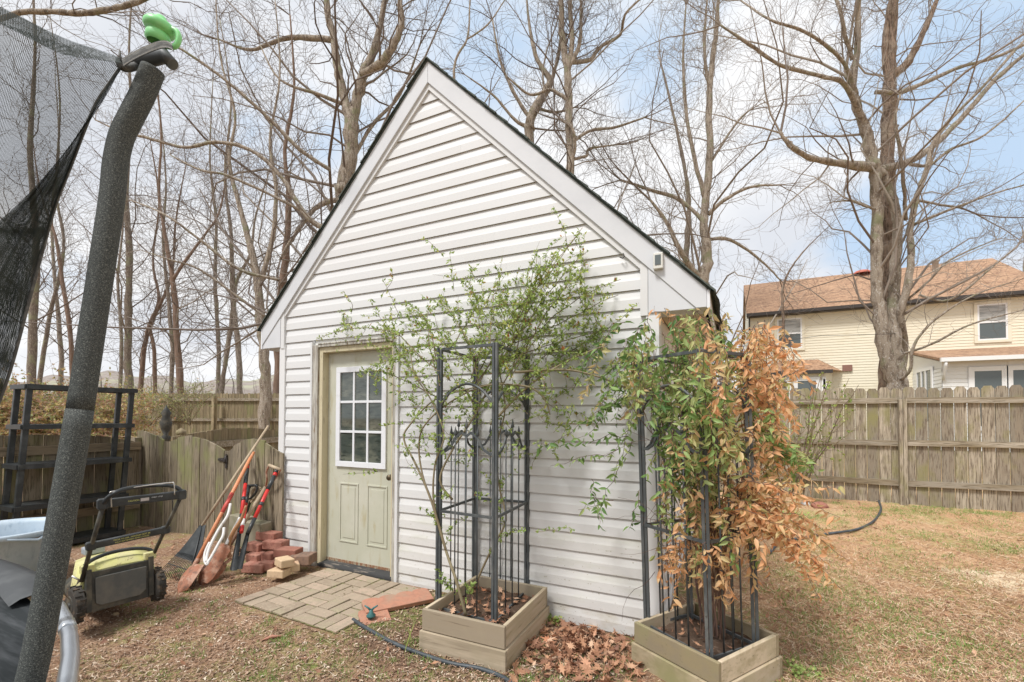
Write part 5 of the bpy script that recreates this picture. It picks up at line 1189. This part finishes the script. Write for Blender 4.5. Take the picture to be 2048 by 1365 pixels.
# post hole digger: two red handles
b=Gp(472,1150);t=thing('post_hole_digger','post hole digger with two bright red handles and black grips','digger',b)
for top,side in (((496,926),-1),((554,940),1)):
    a=Yp(top[0],top[1],-.1);e=D(476+side*2,1105,3.85);e2=D(472+side*5,1140,3.82)
    P_=lambda f:a*(1-f)+e*f
    mb=MB();mb.tube([P_(.20),P_(.62)],.0165,10);hd=mb.build('handle',redp,t)
    for u0,u1,w_ in ((0,.045,.0175),(.085,.27,.0185),(.43,.47,.0185),(.62,.80,.0175)): mb=MB();mb.tube([P_(u0),P_(u1)],w_,10);mb.build('grip',blackpl,hd)
    mb=MB();mb.tube([P_(.045),P_(.085)],.018,10);mb.build('ring',redp,hd)
    mb=MB();sd=nrmz(np.cross(nrmz(e2-e),FW));G=[[P_(.80)*(1-f)+e2*f+sd*u*.055*(.6+.5*f)+FW*side*.02*(1-4*u*u) for u in np.linspace(-.5,.5,7)] for f in np.linspace(0,1,5)];G=np.array(G);mb.grid(G);mb.grid((G+FW*.004)[::-1]);mb.build('blade',blackpl,t)
# red shafted spade with black D handle
b=Gp(452,1150)
t=thing('garden_spade','spade with red shaft, black D shaped grip and pale worn blade amid the tools','spade',b)
a=Yp(497,975,-.13);s_=D(483,1065,3.95)
mb=MB();mb.tube([a*.65+s_*.35,s_],.0155,10);mb.build('shaft',redp,t)
mb=MB();mb.tube([a,a*.6+s_*.4],.0165,10);gl,gr=Yp(495,972,-.13),Yp(514,971,-.13);mb.tube(curve([a,Yp(500,975,-.13),gl]),.012,8);mb.tube([gl,gr],.013,8);mb.tube(curve([gr,Yp(512,985,-.13),Yp(500,998,-.13),a*.75+s_*.25]),.011,8);mb.build('grip',blackpl,t)
mb=MB();q=a*.2+s_*.8;mb.tube([a*.25+s_*.75,a*.12+s_*.88],.0162,10);mb.build('label_band',whiteh,t)
s2=D(452,1090,3.86);mb=MB();mb.tube(curve([D(480,1035,3.98),D(462,1070,3.92),s2]),.012,8);mb.build('blade_socket',whiteh,t)
G=[];e=D(408,1165,3.75)
for f,ww in ((0,.5),(.1,1),(.5,1),(.85,.85),(1,.5)):
    G.append([s2*(1-f)+e*f+nrmz(np.cross(nrmz(e-s2),FW))*u*.11*ww+FW*.02*u*u for u in np.linspace(-.5,.5,7)])
mb=MB();G=np.array(G);mb.grid(G);mb.grid((G+FW*.004)[::-1]);mb.build('blade',rust,t)
# mattock with curved wooden handle and another rubber gripped tool
t=thing('mattock','mattock with curved brown wooden handle leaning in the middle of the tools','mattock',Gp(452,1120))
mb=MB();A=curve([D(x,y,3.9) for x,y in [(492,1012),(482,1040),(468,1062),(459,1082),(457,1105),(460,1115)]]);mb.tube(A,np.interp(np.arange(len(A)),[0,8,len(A)-1],[.009,.016,.019]),9);mb.build('handle',mat('honey wood handle',(.42,.22,.11),.6),t)
mb=MB();mb.bar(D(436,1138,3.84),D(462,1118,3.88),.05,.02);mb.build('head',rust,t)
t=thing('pruning_saw','small pruning saw with worn wooden grip hung among the red handles','saw',Yp(510,985,-.1))
mb=MB();mb.tube(curve([Yp(522,978,-.1),Yp(512,976,-.1),Yp(505,985,-.1),Yp(500,1003,-.1)]),.014,9);mb.tube(curve([Yp(522,978,-.1),Yp(516,992,-.1),Yp(502,1005,-.1)]),.010,8);mb.build('grip',oldwood,t)
mb=MB();mb.bar(Yp(501,1003,-.1),Yp(492,1030,-.1),.03,.003);mb.build('blade',dustb,t)
# ---------------------------------------------------------------- blocks
def block(name,label,px,py,dp_z,size,mt_,ang,grp=None,roll=0.):
    """px,py : centre of the front face top edge, dp_z: z of block top"""
    c=Zp(px,py,dp_z);R=rotz(ang)@np.array(Matrix.Rotation(roll,3,'X'))
    mb=MB();L_,W_b,H=size;mb.cbox(c+R@np.array([0,W_b/2,0])-(0,0,H/2),size,R)
    o=mb.build(name,mt_,None,bevel=.007);tag(o,label,'block',grp);return o
gr_='red wall blocks stacked beside the shed corner'
zb0=-.02
def blockd(name,label,px,py,dep,size,mt_,ang,grp=None):
    c=D(px,py,dep);R=rotz(ang)@np.array(Matrix.Rotation(rs.gauss(0,.03),3,'X'))@np.array(Matrix.Rotation(rs.gauss(0,.03),3,'Y'))
    L_,W_b,H=size;n=5;mb=MB();mb.cbox(c+R@np.array([0,W_b/2,0])-(0,0,H/2),size,R)
    o=mb.build(name,mt_,None,bevel=.009);return tag(o,label,'block',grp)
for lb,px,py,dp,an,sx_b in [
 ('red wall block, topmost of the stack under the red handles',529,1066,4.33,.22,.21),
 ('red wall block in the second row, beside the shed corner trim',543,1084,4.24,.24,.21),
 ('red wall block in the second row, under the red handles',503,1088,4.27,.1,.17),
 ('red wall block in the third row, right end',568,1100,4.13,.26,.23),
 ('short red wall block in the middle of the third row',531,1108,4.15,.1,.12),
 ('red wall block in the third row, left end by the black blades',502,1110,4.17,.05,.15),
 ('red wall block lying lowest, left of the tan blocks',503,1130,4.05,.35,.20),
 ('half hidden red wall block lying directly behind the tan blocks',531,1126,4.07,.35,.14)]:
    blockd('wall_block',lb,px,py,dp,(sx_b,.12,.078),redblk,an,gr_)
blockd('wall_block','rough brown wall block lying between the red stack and the door casing',597,1113,4.05,(.19,.16,.085),brnblk,.4)
for lb,px,py,dp,an in [('tan paver block with a reddish edge, lowest and nearest',549,1142,3.82,.28),('tan paver block lying behind the other two tan ones',581,1131,3.92,1.0),('tan paver block lying on top of the two others',555,1119,3.86,-.3)]:
    blockd('paver_block',lb,px,py,dp,(.15,.115,.066),tanblk,an,'loose tan paver blocks by the patio')
blockd('concrete_block','mossy grey concrete block behind the red handled tools',497,1045,4.42,(.36,.12,.26),greyblk,.05)
blockd('concrete_block','smaller mossy grey slab behind the upper concrete block',474,1033,4.52,(.25,.1,.28),greyblk,.05)
# ---------------------------------------------------------------- scalloped edgers, hose, spigot
def edger(label,c,ang,tilt,L_=.50):
    tilt=-tilt+.10;c=np.array(c)+(0,0,.012)
    pts=[]
    for i in range(4):
        for k in range(9):
            th=PI*(1-k/8);pts.append((L_*(i+.5)/4+L_/8*math.cos(th)-L_/2,.045+.032*math.sin(th)))
    poly=[(-L_/2,-.10)]+pts+[(L_/2,-.10)]
    R=rotz(ang)@np.array(Matrix.Rotation(tilt,3,'X'))
    P=[R@np.array([x,0,y])+np.array(c) for x,y in poly];mb=MB();mb.prism(P,R@np.array([0,.032,0]));return tag(mb.build('scalloped_edger',edgm,bevel=.004),label,'edging')
g=Gp(800,1200);edger('terracotta scalloped edger lying flat between patio and siding',Zp(795,1200,-.045),.98,1.50)
edger('terracotta scalloped edger lying flat at the front corner of the patio',Zp(748,1232,-.075),.93,1.50,.20)
A=curve([Gp(*p)+(0,0,.012) for p in [(706,1243),(735,1262),(790,1292),(850,1315),(905,1332),(960,1342),(1010,1362),(1060,1400)]])
tag(MB().tube(A,.0125,10).build('edging_hose',hosem),'black edging hose running from the patio past the left planter','hose')
A=curve([Gp(*p)+(0,0,.02) for p in [(1540,1110),(1560,1090),(1612,1078),(1665,1070),(1715,1062),(1748,1045),(1762,1022),(1757,1004)]])
tag(MB().tube(A,.014,10).build('edging_hose',hosem),'black edging hose curving across the far right flower bed','hose')
c=Zp(742,1238,-.07);t=thing('hose_spike','small teal plastic garden hose spike standing in the soil by the patio','hose guide',c)
mb=MB();mb.lathe(c+(0,0,-.02),[(.006,0),(.008,.03),(.03,.035),(.032,.045),(.014,.062),(.012,.08),(.001,.085)],14);mb.build('base',tealm,t)
for s_ in (-1,1):
    mb=MB();mb.tube([c+(0,0,.055),c+RT*s_*.02+(0,0,.075),c+RT*s_*.045+(0,0,.09)],[.009,.007,.005],7);mb.build('prong',tealm,t)
c=Gp(1611,1010)
def rock(label,c,r,m_):
    n=14;mb=MB();G=[[np.array(c)+np.array([math.cos(a)*math.sin(b)*r*(1+.18*math.sin(3*a+b*4)),math.sin(a)*math.sin(b)*r*.8,math.cos(b)*r*.6*(1+.1*math.sin(a*4))+r*.2]) for a in np.linspace(0,2*PI,n)] for b in np.linspace(.02,PI,9)];mb.grid(G);tag(mb.build('rock',m_),label,'rock')
rock('white painted rock in the flower bed right of the vine',c,.06,white);rock('reddish rock beside the white rock in the flower bed',Gp(1640,1016),.11,redblk)
rock('small pale pebble on the bare soil in front of the mower',Gp(232,1230),.022,tanblk)
m=mat('pale bark',(.42,.2,.14),.8);a,b=Gp(522,1283),Gp(566,1276);tag(MB().tube([a+(0,0,.005),a*.5+b*.5+(0,0,.02),b+(0,0,.01)],[.004,.011,.005],7).build('bark_piece',m),'dark reddish curl of bark lying on the soil before the patio','bark piece')
# bare sandy spot in the lawn
cc=Zp(2030,1160,-.08);G=[]
for i in range(9):
    G.append([])
    for j in range(25):
        a=j/24*2*PI;r=i/8*(1+.2*math.sin(3*a)+.12*math.sin(5*a+1));x=cc[0]+.52*r*math.cos(a);y=cc[1]+.40*r*math.sin(a);G[-1].append((x,y,float(gz(x,y))+.006-.012*(i/8)**3))
struct(MB().grid(np.array(G)[::-1],.5).build('sand_patch',mat('pale sand',(.66,.55,.38),.95,noise=[(14,(1,1,1),(.5,.37,.22),.52,.62)],bump=.004)))
# wire over the yard
tag(MB().tube([D(1480,694,6.5),D(1640,672,7.5),D(1793,668,8.5)],.004,5).build('washing_line',darkfas),'thin dark line strung from the tree towards the shed','wire')
# ---------------------------------------------------------------- black shelf unit
sx0,sx1=-2.1,-2.43;sy0,sy1=-1.25,-.36;tl_=.07
t=thing('shelf_unit','empty black plastic shelf unit standing in front of the side fence','shelf',(-2.2,-.8,0))
def shp(x,y,z): return np.array([x,y-.035+(z*.055),z])     # the whole unit leans a little
for x in (sx0-.03,sx1+.03):
    for y in (sy0+.03,sy1-.03):
        mb=MB();mb.bar(shp(x,y,-.05),shp(x,y,1.62),.040,.045,up=(0,1,0));mb.build('post',blackpl,t,bevel=.004)
for z in (1.625,1.235,.855,.46,.06):
    mb=MB();hh_=.045
    for a,b in (((sx0,sy0),(sx0,sy1)),((sx1,sy0),(sx1,sy1))): mb.bar(shp(a[0],a[1],z-.03),shp(b[0],b[1],z-.03),.03,hh_)
    for a,b in (((sx0,sy0),(sx1,sy0)),((sx0,sy1),(sx1,sy1))): mb.bar(shp(a[0],a[1],z-.031),shp(b[0],b[1],z-.031),.03,hh_-.003)
    for i in range(26):
        y=sy0+.02+(sy1-sy0-.04)*i/25;mb.bar(shp(sx0-.01,y,z-.012),shp(sx1+.01,y,z-.012),.012 if z>1 else .036,.012)
    for i in (1,2): x=sx0+(sx1-sx0)*i/3;mb.bar(shp(x,sy0,z-.02),shp(x,sy1,z-.02),.016,.014)
    mb.build('shelf_board',blackpl,t)
# ---------------------------------------------------------------- grey tub
c=np.array([-1.02,-1.72,0.]);R_=.40
c=D(8,1055,3.55);c=np.array([c[0],c[1],0]);
t=thing('round_tub','large weathered grey plastic tub standing left of the mower','tub',c)
zt_=Zp(8,1062,0)[2]
zt=float(D(8,1056,3.55)[2])
prof=[(.30,-.05),(.325,zt*.3),(.335,zt*.31),(.345,zt*.62),(.352,zt*.63),(.37,zt-.045),(.395,zt-.04),(.40,zt-.005),(.393,zt),(.372,zt),(.355,zt-.04),(.33,zt*.6),(.29,.0),(.001,.0)]
mb=MB();mb.lathe(c,prof,48);mb.build('tub_wall',tubm,t)
mb=MB();mb.tube([c+RT*.30+(0,0,zt-.02)-FW*.25,c+RT*.39-FW*.12+(0,0,zt-.06),c+RT*.40-FW*.05+(0,0,zt-.03)],.012,6);mb.build('handle',tubm,t)
# ---------------------------------------------------------------- lawn mower
wl=Zp(150,1246,-.02);wr=Zp(312,1200,-.02)
ex=nrmz((wr-wl)*(1,1,0));ey=np.array([-ex[1],ex[0],0.]);W=float(np.linalg.norm(wr-wl));zz=-.02
o_=(wl+wr)/2;o_[2]=zz
ey=-ey if (ey@FW)<0 else ey
def ml(x,y,z): return o_+ex*x+ey*y+np.array([0,0,z])
Rm=np.stack([ex,ey,[0,0,1.]],1)
mow=thing('lawn_mower','yellow and black push lawn mower with folding handle standing by the pole','lawn mower',o_)
def cyl(mb,c,ax,r,h,n=20,ch=.15):
    ax=nrmz(ax);mb.lathe(c-ax*h/2,[(.001,0),(r*(1-ch),0),(r,h*ch),(r,h*(1-ch)),(r*(1-ch),h),(.001,h)],n,ax,smooth=False)
for x,y,r in ((-W/2,0,.115),(W/2,0,.115),(-W/2+.02,.62,.085),(W/2-.02,.62,.085)):
    mb=MB();cyl(mb,ml(x,y,r),ex,r,.055,28)
    for k in range(26):
        a=k/26*2*PI;mb.cbox(ml(x+(.01 if k%2 else -.01),y+math.cos(a)*r,r+math.sin(a)*r),(.03,.012,.012),Rm@np.array(Matrix.Rotation(a,3,'X')))
    wh=mb.build('wheel',rubber,mow)
    mb=MB();cyl(mb,ml(x,y,r),ex,r*.6,.06,18);cyl(mb,ml(x,y,r),ex,r*.2,.075,10);mb.build('rim',dustb,wh)
hw=W/2-.045
mb=MB()  # deck
sec=[(0,-.04,.06,.21),(.08,-.03,.05,.215),(.25,-.02,.05,.21),(.45,-.02,.05,.20),(.6,-.04,.05,.17),(.68,-.08,.06,.13)]
G=[]
for y,dw,z0,z1 in sec:
    h_=hw+dw;G.append([ml(-h_,y,z0),ml(-h_-.005,y,z0+(z1-z0)*.5),ml(-h_+.03,y,z1-.03),ml(-h_+.07,y,z1),ml(0,y,z1+.015),ml(h_-.07,y,z1),ml(h_-.03,y,z1-.03),ml(h_+.005,y,z0+(z1-z0)*.5),ml(h_,y,z0)])
mb.grid(G);mb.add([G[-1][i] for i in range(9)],[tuple(range(9))]);mb.add([G[0][i] for i in range(9)],[tuple(range(9))[::-1]]);mb.build('deck',dustb,mow)
mb=MB();G=[]  # motor hood
for y,w_,z in ((-.01,.19,.31),(.02,.195,.345),(.14,.19,.365),(.28,.15,.35),(.37,.11,.30),(.40,.08,.24)):
    G.append([ml(-w_-.02,y,.20),ml(-w_,y,z-.015),ml(-w_*.6,y,z),ml(0,y,z+.006),ml(w_*.6,y,z),ml(w_,y,z-.015),ml(w_+.02,y,.20)])
mb.grid(G);mb.add(G[0],[tuple(range(7))[::-1]]);mb.build('motor_cover',yel,mow)
mb=MB();mb.tube(curve([ml(-.19,.0,.33),ml(-.15,.02,.37),ml(-.05,.04,.395),(ml(.08,.04,.395)),ml(.17,.02,.375),ml(.205,.0,.34)]),.013,8);mb.build('carry_handle',blackpl,mow)
mb=MB()
for s_ in (-1,1): mb=MB();mb.cbox(ml(s_*.17,-.015,.335),(.07,.04,.05),Rm);mb.build('hinge_cover',yel,mow,bevel=.006)
mb=MB() # rear flap
mb.prism([ml(-hw-.0,-.035,.05),ml(hw,-.035,.05),ml(hw,-.03,.29),ml(hw-.02,-.028,.31),ml(-hw+.02,-.028,.31),ml(-hw,-.03,.29)],ey*-.012);fl=mb.build('rear_flap',dustb,mow,bevel=.003)
mb=MB();mb.prism([ml(-hw+.04,-.052,.105),ml(-hw+.07,-.052,.085),ml(hw-.07,-.052,.085),ml(hw-.035,-.052,.115),ml(hw-.035,-.047,.275),ml(-hw+.035,-.047,.275)],ey*-.008);mb.build('flap_panel',mat('grey flap panel',(.10,.105,.10),.6,noise=[(8,(1,1,1),(.16,.15,.13),.45,.65)]),fl,bevel=.004)
for s_ in (-1,1):
    mb=MB();mb.bar(ml(s_*(hw-.005),-.05,.06),ml(s_*(hw-.005),-.03,.33),.03,.03,up=(1,0,0));mb.build('side_bracket',dustb,mow,bevel=.003)
# handle: image traced joints kept on one leaning plane
dl=float((wl-CAM)@FW);dr_=float((wr-CAM)@FW)
def H(px,py,side,back): 
    d=(dl if side<0 else dr_)+back; return D(px,py,d)
hA=[H(163,1163,-1,.02),H(183,1092,-1,-.0),H(190,1068,-1,-.02),H(206,1012,-1,-.05)]
hB=[H(303,1118,1,-.02),H(330,1060,1,-.05),H(338,1045,1,-.06),H(362,993,1,-.10)]
top=[H(206,1012,-1,-.05),H(212,1000,-1,-.06),H(232,985,-1,-.05),H(262,976,-1,.05),H(300,972,-1,.18),H(330,971,1,-.16),H(352,975,1,-.12),H(364,985,1,-.10),hB[-1]]
mb=MB();mb.tube(hA,.0125,10);mb.build('lower_handle',dustb,mow)
mb=MB();mb.tube(hB,.0125,10);mb.build('lower_handle',dustb,mow)
mb=MB();mb.tube(curve(top),.0135,10);mb.build('upper_handle',blackpl,mow)
def crossb(a,b,hh,tt,name,txts):
    mb=MB();u=nrmz(b-a);up_=nrmz(UP-u*(UP@u));nn=np.cross(u,up_);nn=nn if nn@FW<0 else -nn
    R=np.stack([u,-nn,up_],1);L_=np.linalg.norm(b-a)
    mb.box((-.03,-tt/2,-hh/2),(L_+.03,tt/2,hh/2),R,a);mb.box((-.025,-tt*.55,-hh*.62),(.02,tt*.55,hh*.6),R,a);mb.box((L_-.02,-tt*.55,-hh*.62),(L_+.025,tt*.55,hh*.6),R,a)
    bo=mb.build(name,blackpl,mow,bevel=.006)
    for s_,x,z,size,m_ in txts:
        cu=bpy.data.curves.new('t','FONT');cu.body=s_;cu.size=size;cu.align_x='CENTER';cu.extrude=.0003;to=bpy.data.objects.new('t',cu);C.objects.link(to)
        bpy.context.view_layer.update();me=bpy.data.meshes.new_from_object(to.evaluated_get(bpy.context.evaluated_depsgraph_get()));bpy.data.objects.remove(to)
        V=np.array([v.co for v in me.vertices]);c_=a+u*L_*x+up_*z+nn*(tt/2+.0008)
        V=c_+np.outer(V[:,0],u)+np.outer(V[:,1],up_)+np.outer(V[:,2],nn);V=V-np.array(ORG[mow.name])
        me.vertices.foreach_set('co',V.astype(np.float32).ravel());me.materials.clear();me.materials.append(m_);me.update()
        q=bpy.data.objects.new('lettering',me);C.objects.link(q);q.parent=bo
    return u,up_,nn
crossb(hA[1],hB[1],.045,.035,'handle_brace',[('PRIOR TO USE - HANDLES MUST BE',.52,.003,.0125,yellowtxt),('FULLY EXTENDED AND LOCKED',.52,-.013,.0125,yellowtxt)])
u,up_,nn=crossb(hA[3]+UP*.012,hB[3]+UP*.012,.055,.04,'control_bar',[('CAUTION',.36,-.004,.013,yellowtxt),('START / STOP',.66,.004,.010,whitetxt)])
mb=MB();c_=hA[3]*.5+hB[3]*.5+UP*.012+nn*.0215;mb.cbox(c_,(.045,.002,.02),np.stack([u,-nn,up_],1));mb.build('sticker',mat('grey sticker',(.5,.45,.42),.6),mow)
mb=MB();mb.tube(curve([H(223,1015,-1,-.05),H(222,990,-1,-.06),H(226,983,-1,-.06),H(290,972,-1,.12),H(340,966,1,-.16),H(348,968,1,-.15),H(349,990,1,-.15)]),.004,6);mb.build('bail_bar',steel,mow)
mb=MB();mb.tube(curve([H(345,1000,1,-.1),H(344,1030,1,-.08),H(332,1060,1,-.05),H(312,1100,1,-.03),H(305,1125,1,0)]),.003,5);mb.build('cable',blackpl,mow)
mb=MB();mb.cbox(ml(-.06,.28,.385),(.11,.09,.05),Rm);mb.build('battery',mat('grey battery',(.33,.36,.40),.5),mow,bevel=.01)
mb=MB();mb.tube([ml(-hw-.03,.05,.2),ml(-hw-.03,-.0,.27),ml(-hw-.06,.02,.3)],.007,6);mb.build('height_lever',steel,mow)
# ---------------------------------------------------------------- trampoline
tr=thing('trampoline','trampoline with black mat, dark safety net and foam covered pole, at the left edge','trampoline',(1.0,-4.2,-.13))
zr=.70
RP=np.array([Zp(*p,zr)[:2] for p in [(0,1140),(65,1167),(112,1212),(134,1255),(142,1300)]])
A_=np.column_stack([2*RP,np.ones(5)]);sol=np.linalg.lstsq(A_,(RP**2).sum(1),rcond=None)[0];tcx,tcy=sol[:2];tR=math.sqrt(sol[2]+tcx**2+tcy**2)
def rc(a,r,z): return np.array([tcx+math.cos(a)*r,tcy+math.sin(a)*r,z])
aa=np.linspace(0,2*PI,121)
mb=MB();mb.tube([rc(a,tR,zr) for a in aa],.019,12,cap=False);mb.build('frame_ring',galv,tr)
a0=math.atan2(RP[3][1]-tcy,RP[3][0]-tcx)
for k in range(6):
    mb=MB();a=a0-.16+k*PI/3;mb.tube([rc(a,tR,zr-.02),rc(a,tR-.02,-.1)],.022,10);mb.build('leg',galv,tr)
mb=MB();mb.tube([rc(a0-.012,tR,zr),rc(a0+.012,tR,zr)],.021,12);mb.build('joint_sleeve',galv,tr)
G=[[rc(a,r,zr+.012-.012*(r/tR)**2+.006*math.sin(a*19+r*9)) for a in aa] for r in np.linspace(.05,tR-.045,22)]
mb=MB();mb.grid(G);mb.build('mat',matm,tr)
G=[[rc(a,tR-.10+.145*k/6,zr+.014+.022*math.sin(PI*k/6)**.5-(.03 if k==6 else 0)) for k in range(7)] for a in np.linspace(a0+.10,a0+2*PI-.16,110)]
mb=MB();mb.grid(G);mb.build('edge_pad',blackpl,tr)
def polepx(px,py): 
    f=(1290-py)/1170.;return D(px,py,1.0+.15*f)
PP=[(60,1365),(77,1290),(112,1100),(160,820),(180,690),(206,520),(224,400),(231,330),(243,275),(262,235),(285,190),(306,140)]
Apole=smooth_poly(np.array([polepx(*p) for p in PP]),6)
low=polepx(60,1365)-polepx(160,820);lowp=polepx(60,1365)+nrmz(low)*.9
Apole=np.vstack([lowp,Apole])
i0=min(range(len(Apole)),key=lambda i:abs(Apole[i][2]-polepx(160,820)[2]))
mb=MB();mb.tube(Apole[:i0+1],.0255,24);mb.build('foam_sleeve',foam,tr)
mb=MB();mb.tube(Apole[i0:]+0,np.linspace(.0250,.0255,len(Apole)-i0),24);mb.build('foam_sleeve',foam,tr)
mb=MB();e_=Apole[i0];mb.tube([e_-nrmz(Apole[i0+1]-e_)*.0008,e_+nrmz(Apole[i0+1]-e_)*.0012],.0237,24);mb.build('sleeve_seam',blackpl,tr)
# cap on the pole end
topd=1.15
def tp_(px,py,o=0): return D(px,py,topd+o)
axp=nrmz(tp_(322,45)-tp_(318,82))
mb=MB();c0_=tp_(314,86);mb.lathe(c0_,[(.021,0),(.026,.004),(.026,.018),(.024,.024),(.020,.026),(.030,.028),(.034,.034),(.034,.043),(.029,.05),(.020,.053),(.014,.058),(.010,.066),(.002,.068)],28,nrmz(tp_(325,35)-tp_(316,86)));mb.build('pole_cap',limeg,tr)
mb=MB();mb.tube(curve([tp_(338,58),tp_(352,62),tp_(358,75),tp_(352,92),tp_(338,94),tp_(334,90)]),.0065,10);mb.build('cap_loop',limeg,tr)
mb=MB();mb.tube([tp_(268,123),tp_(300,118),tp_(330,112),tp_(346,130)],[.018,.018,.017,.014],12);mb.build('pole_joint',iron,tr)
mb=MB();G=[];
SP=smooth_poly(np.array([(243,118),(262,106),(290,92),(318,82),(334,82),(343,88)]),4)
for x,y in SP: G.append([tp_(x,y,-.045),tp_(x+4,y+15,-.047)])
mb.grid(G);G2=[[g_+FW*.002 for g_ in r_] for r_ in G];mb.grid(G2[::-1]);sm_=mb.build('strap',webm,tr)
mb=MB()
for k_,off in ((0,2),(1,13)):
    pts=[tp_(x+(1 if k_==0 else 3.5),y+off,-.0485) for x,y in SP]
    for i in range(len(pts)-1):
        for f in (0,.33,.66): mb.tube([pts[i]*(1-f)+pts[i+1]*f,pts[i]*(1-f-.2)+pts[i+1]*(f+.2)],.0006,4)
mb.build('stitching',stitch,sm_)
mb=MB();mb.tube(curve([tp_(243,120,-.03),tp_(240,128,-.03),tp_(247,136,-.03),tp_(262,136,-.02),tp_(275,130,0)]),.009,8);mb.tube([tp_(240,103,-.04),tp_(240,112,-.04),tp_(246,124,-.04)],.0025,6);mb.build('net_cord',webm,tr)
# safety net: woven mesh, gathered in a fold at the open edge
nm=bpy.data.materials.new('safety net');nm.use_nodes=True;t=nm.node_tree;p=t.nodes['Principled BSDF'];p.inputs['Base Color'].default_value=(.038,.05,.044,1);p.inputs['Roughness'].default_value=.7
o=[n for n in t.nodes if n.type=='OUTPUT_MATERIAL'][0]
uvn=t.nodes.new('ShaderNodeUVMap');sx_=t.nodes.new('ShaderNodeSeparateXYZ');t.links.new(uvn.outputs[0],sx_.inputs[0])
def M2(op,a,b):
    q=t.nodes.new('ShaderNodeMath');q.operation=op
    for i,v in enumerate((a,b)):
        if isinstance(v,(int,float)):q.inputs[i].default_value=v
        else:t.links.new(v,q.inputs[i])
    return q.outputs[0]
fr=lambda s_,k,wd:M2('LESS_THAN',M2('FRACT',M2('MULTIPLY',s_,k),0),wd)
thr=M2('MAXIMUM',fr(sx_.outputs[0],1/.0024,.32),fr(sx_.outputs[1],1/.0021,.35))
tb=t.nodes.new('ShaderNodeBsdfTransparent');xs=t.nodes.new('ShaderNodeMixShader');t.links.new(thr,xs.inputs[0]);t.links.new(tb.outputs[0],xs.inputs[1]);t.links.new(p.outputs[0],xs.inputs[2]);t.links.new(xs.outputs[0],o.inputs[0])
def netsheet(rows,name,parent):
    G=np.array(rows);o=MB().grid(G,.5).build(name,nm,parent);a,b,_=G.shape
    ul=np.concatenate([[0],np.cumsum(np.linalg.norm(np.diff(G[a//3],axis=0),axis=1))]);vl=np.concatenate([[0],np.cumsum(np.linalg.norm(np.diff(G[:,b//2],axis=0),axis=1))])
    uv=o.data.uv_layers.new(name='UVMap');vi=np.zeros(len(o.data.loops),np.int32);o.data.loops.foreach_get('vertex_index',vi)
    u_=ul[vi%b];v_=vl[vi//b];uv.data.foreach_set('uv',np.column_stack([u_,v_]).astype(np.float32).ravel());return o
ed=smooth_poly(np.array([(244,130),(222,162),(193,205),(170,258),(141,334),(111,410),(88,492),(70,557),(44,656),(23,733),(0,800),(-30,870),(-70,960),(-110,1060)]),3)
n_=len(ed)
rows=[]
for i,(x,y) in enumerate(ed):
    f=i/(n_-1);r=[]
    for j in range(36):
        g_=j/35
        xl=-330;yt0=-70;yl=yt0+f*1250
        xx=x*(1-g_)+xl*g_;yy=y*(1-g_)+yl*g_ + (-38*math.sin(PI*g_)*(1-f)*0)+ (18*math.sin(g_*9+f*5))*f*0
        dd=1.13-.30*g_+.05*f+.018*math.sin(g_*13+f*3)+.006*math.sin(f*30+g_*20)
        r.append(D(xx,yy,dd))
    rows.append(r)
netsheet(rows,'safety_net',tr)
# folded back part of the net, doubled and tripled over the edge
inner=smooth_poly(np.array([(240,140),(208,200),(160,270),(100,340),(50,395),(0,440),(-40,470),(-90,520),(-140,580),(-180,640),(-220,720),(-250,800),(-280,900),(-300,1000)]),3)
for lay,(of,sc_) in enumerate(((.010,1.0),(.018,.97),(.027,.9))):
    rows=[]
    for i in range(n_):
        a=ed[i];b=inner[i];b=a*(1-sc_)+b*sc_;r=[]
        for j in range(22):
            g_=j/21;q=a*(1-g_)+b*g_;f=i/(n_-1)
            r.append(D(q[0],q[1],1.13-.30*g_*abs(q[0]-a[0])/400+.05*f-of*math.sin(PI*min(1,g_+.05))-.006*math.sin(g_*(16+lay*5)+f*7)))
        rows.append(r)
    netsheet(rows,'net_fold',tr)
# top hem band
rows=[]
hem0=smooth_poly(np.array([(246,120),(200,104),(150,88),(100,66),(50,40),(0,16),(-60,-14),(-130,-50)]),3)
for k_,dy in ((0,0),(1,22),(2,34)):
    rows.append([D(x,y+dy*(.3+.7*min(1,(246-x)/120.)),1.122-.30*(246-x)/576.-.004*k_) for x,y in hem0])
for q_ in range(2):
    netsheet([[p_-FW*.004*(q_+1) for p_ in r_] for r_ in rows],'net_hem',tr)
mb=MB();mb.tube([D(x,y,1.13+.05*i/(n_-1)) for i,(x,y) in enumerate(ed)],.0035,6);mb.build('edge_cord',webm,tr)
# ornamental dark post behind the low fence
q=D(332,845,7.6);mb=MB();mb.lathe((q[0],q[1],0),[(.05,0),(.05,.9),(.08,.95),(.03,1.0),(.07,1.1),(.09,1.2),(.05,1.3),(.075,1.36),(.02,1.45),(.001,1.5)],12);tag(mb.build('garden_ornament',dustb),'dark turned garden ornament behind the low fence','ornament')
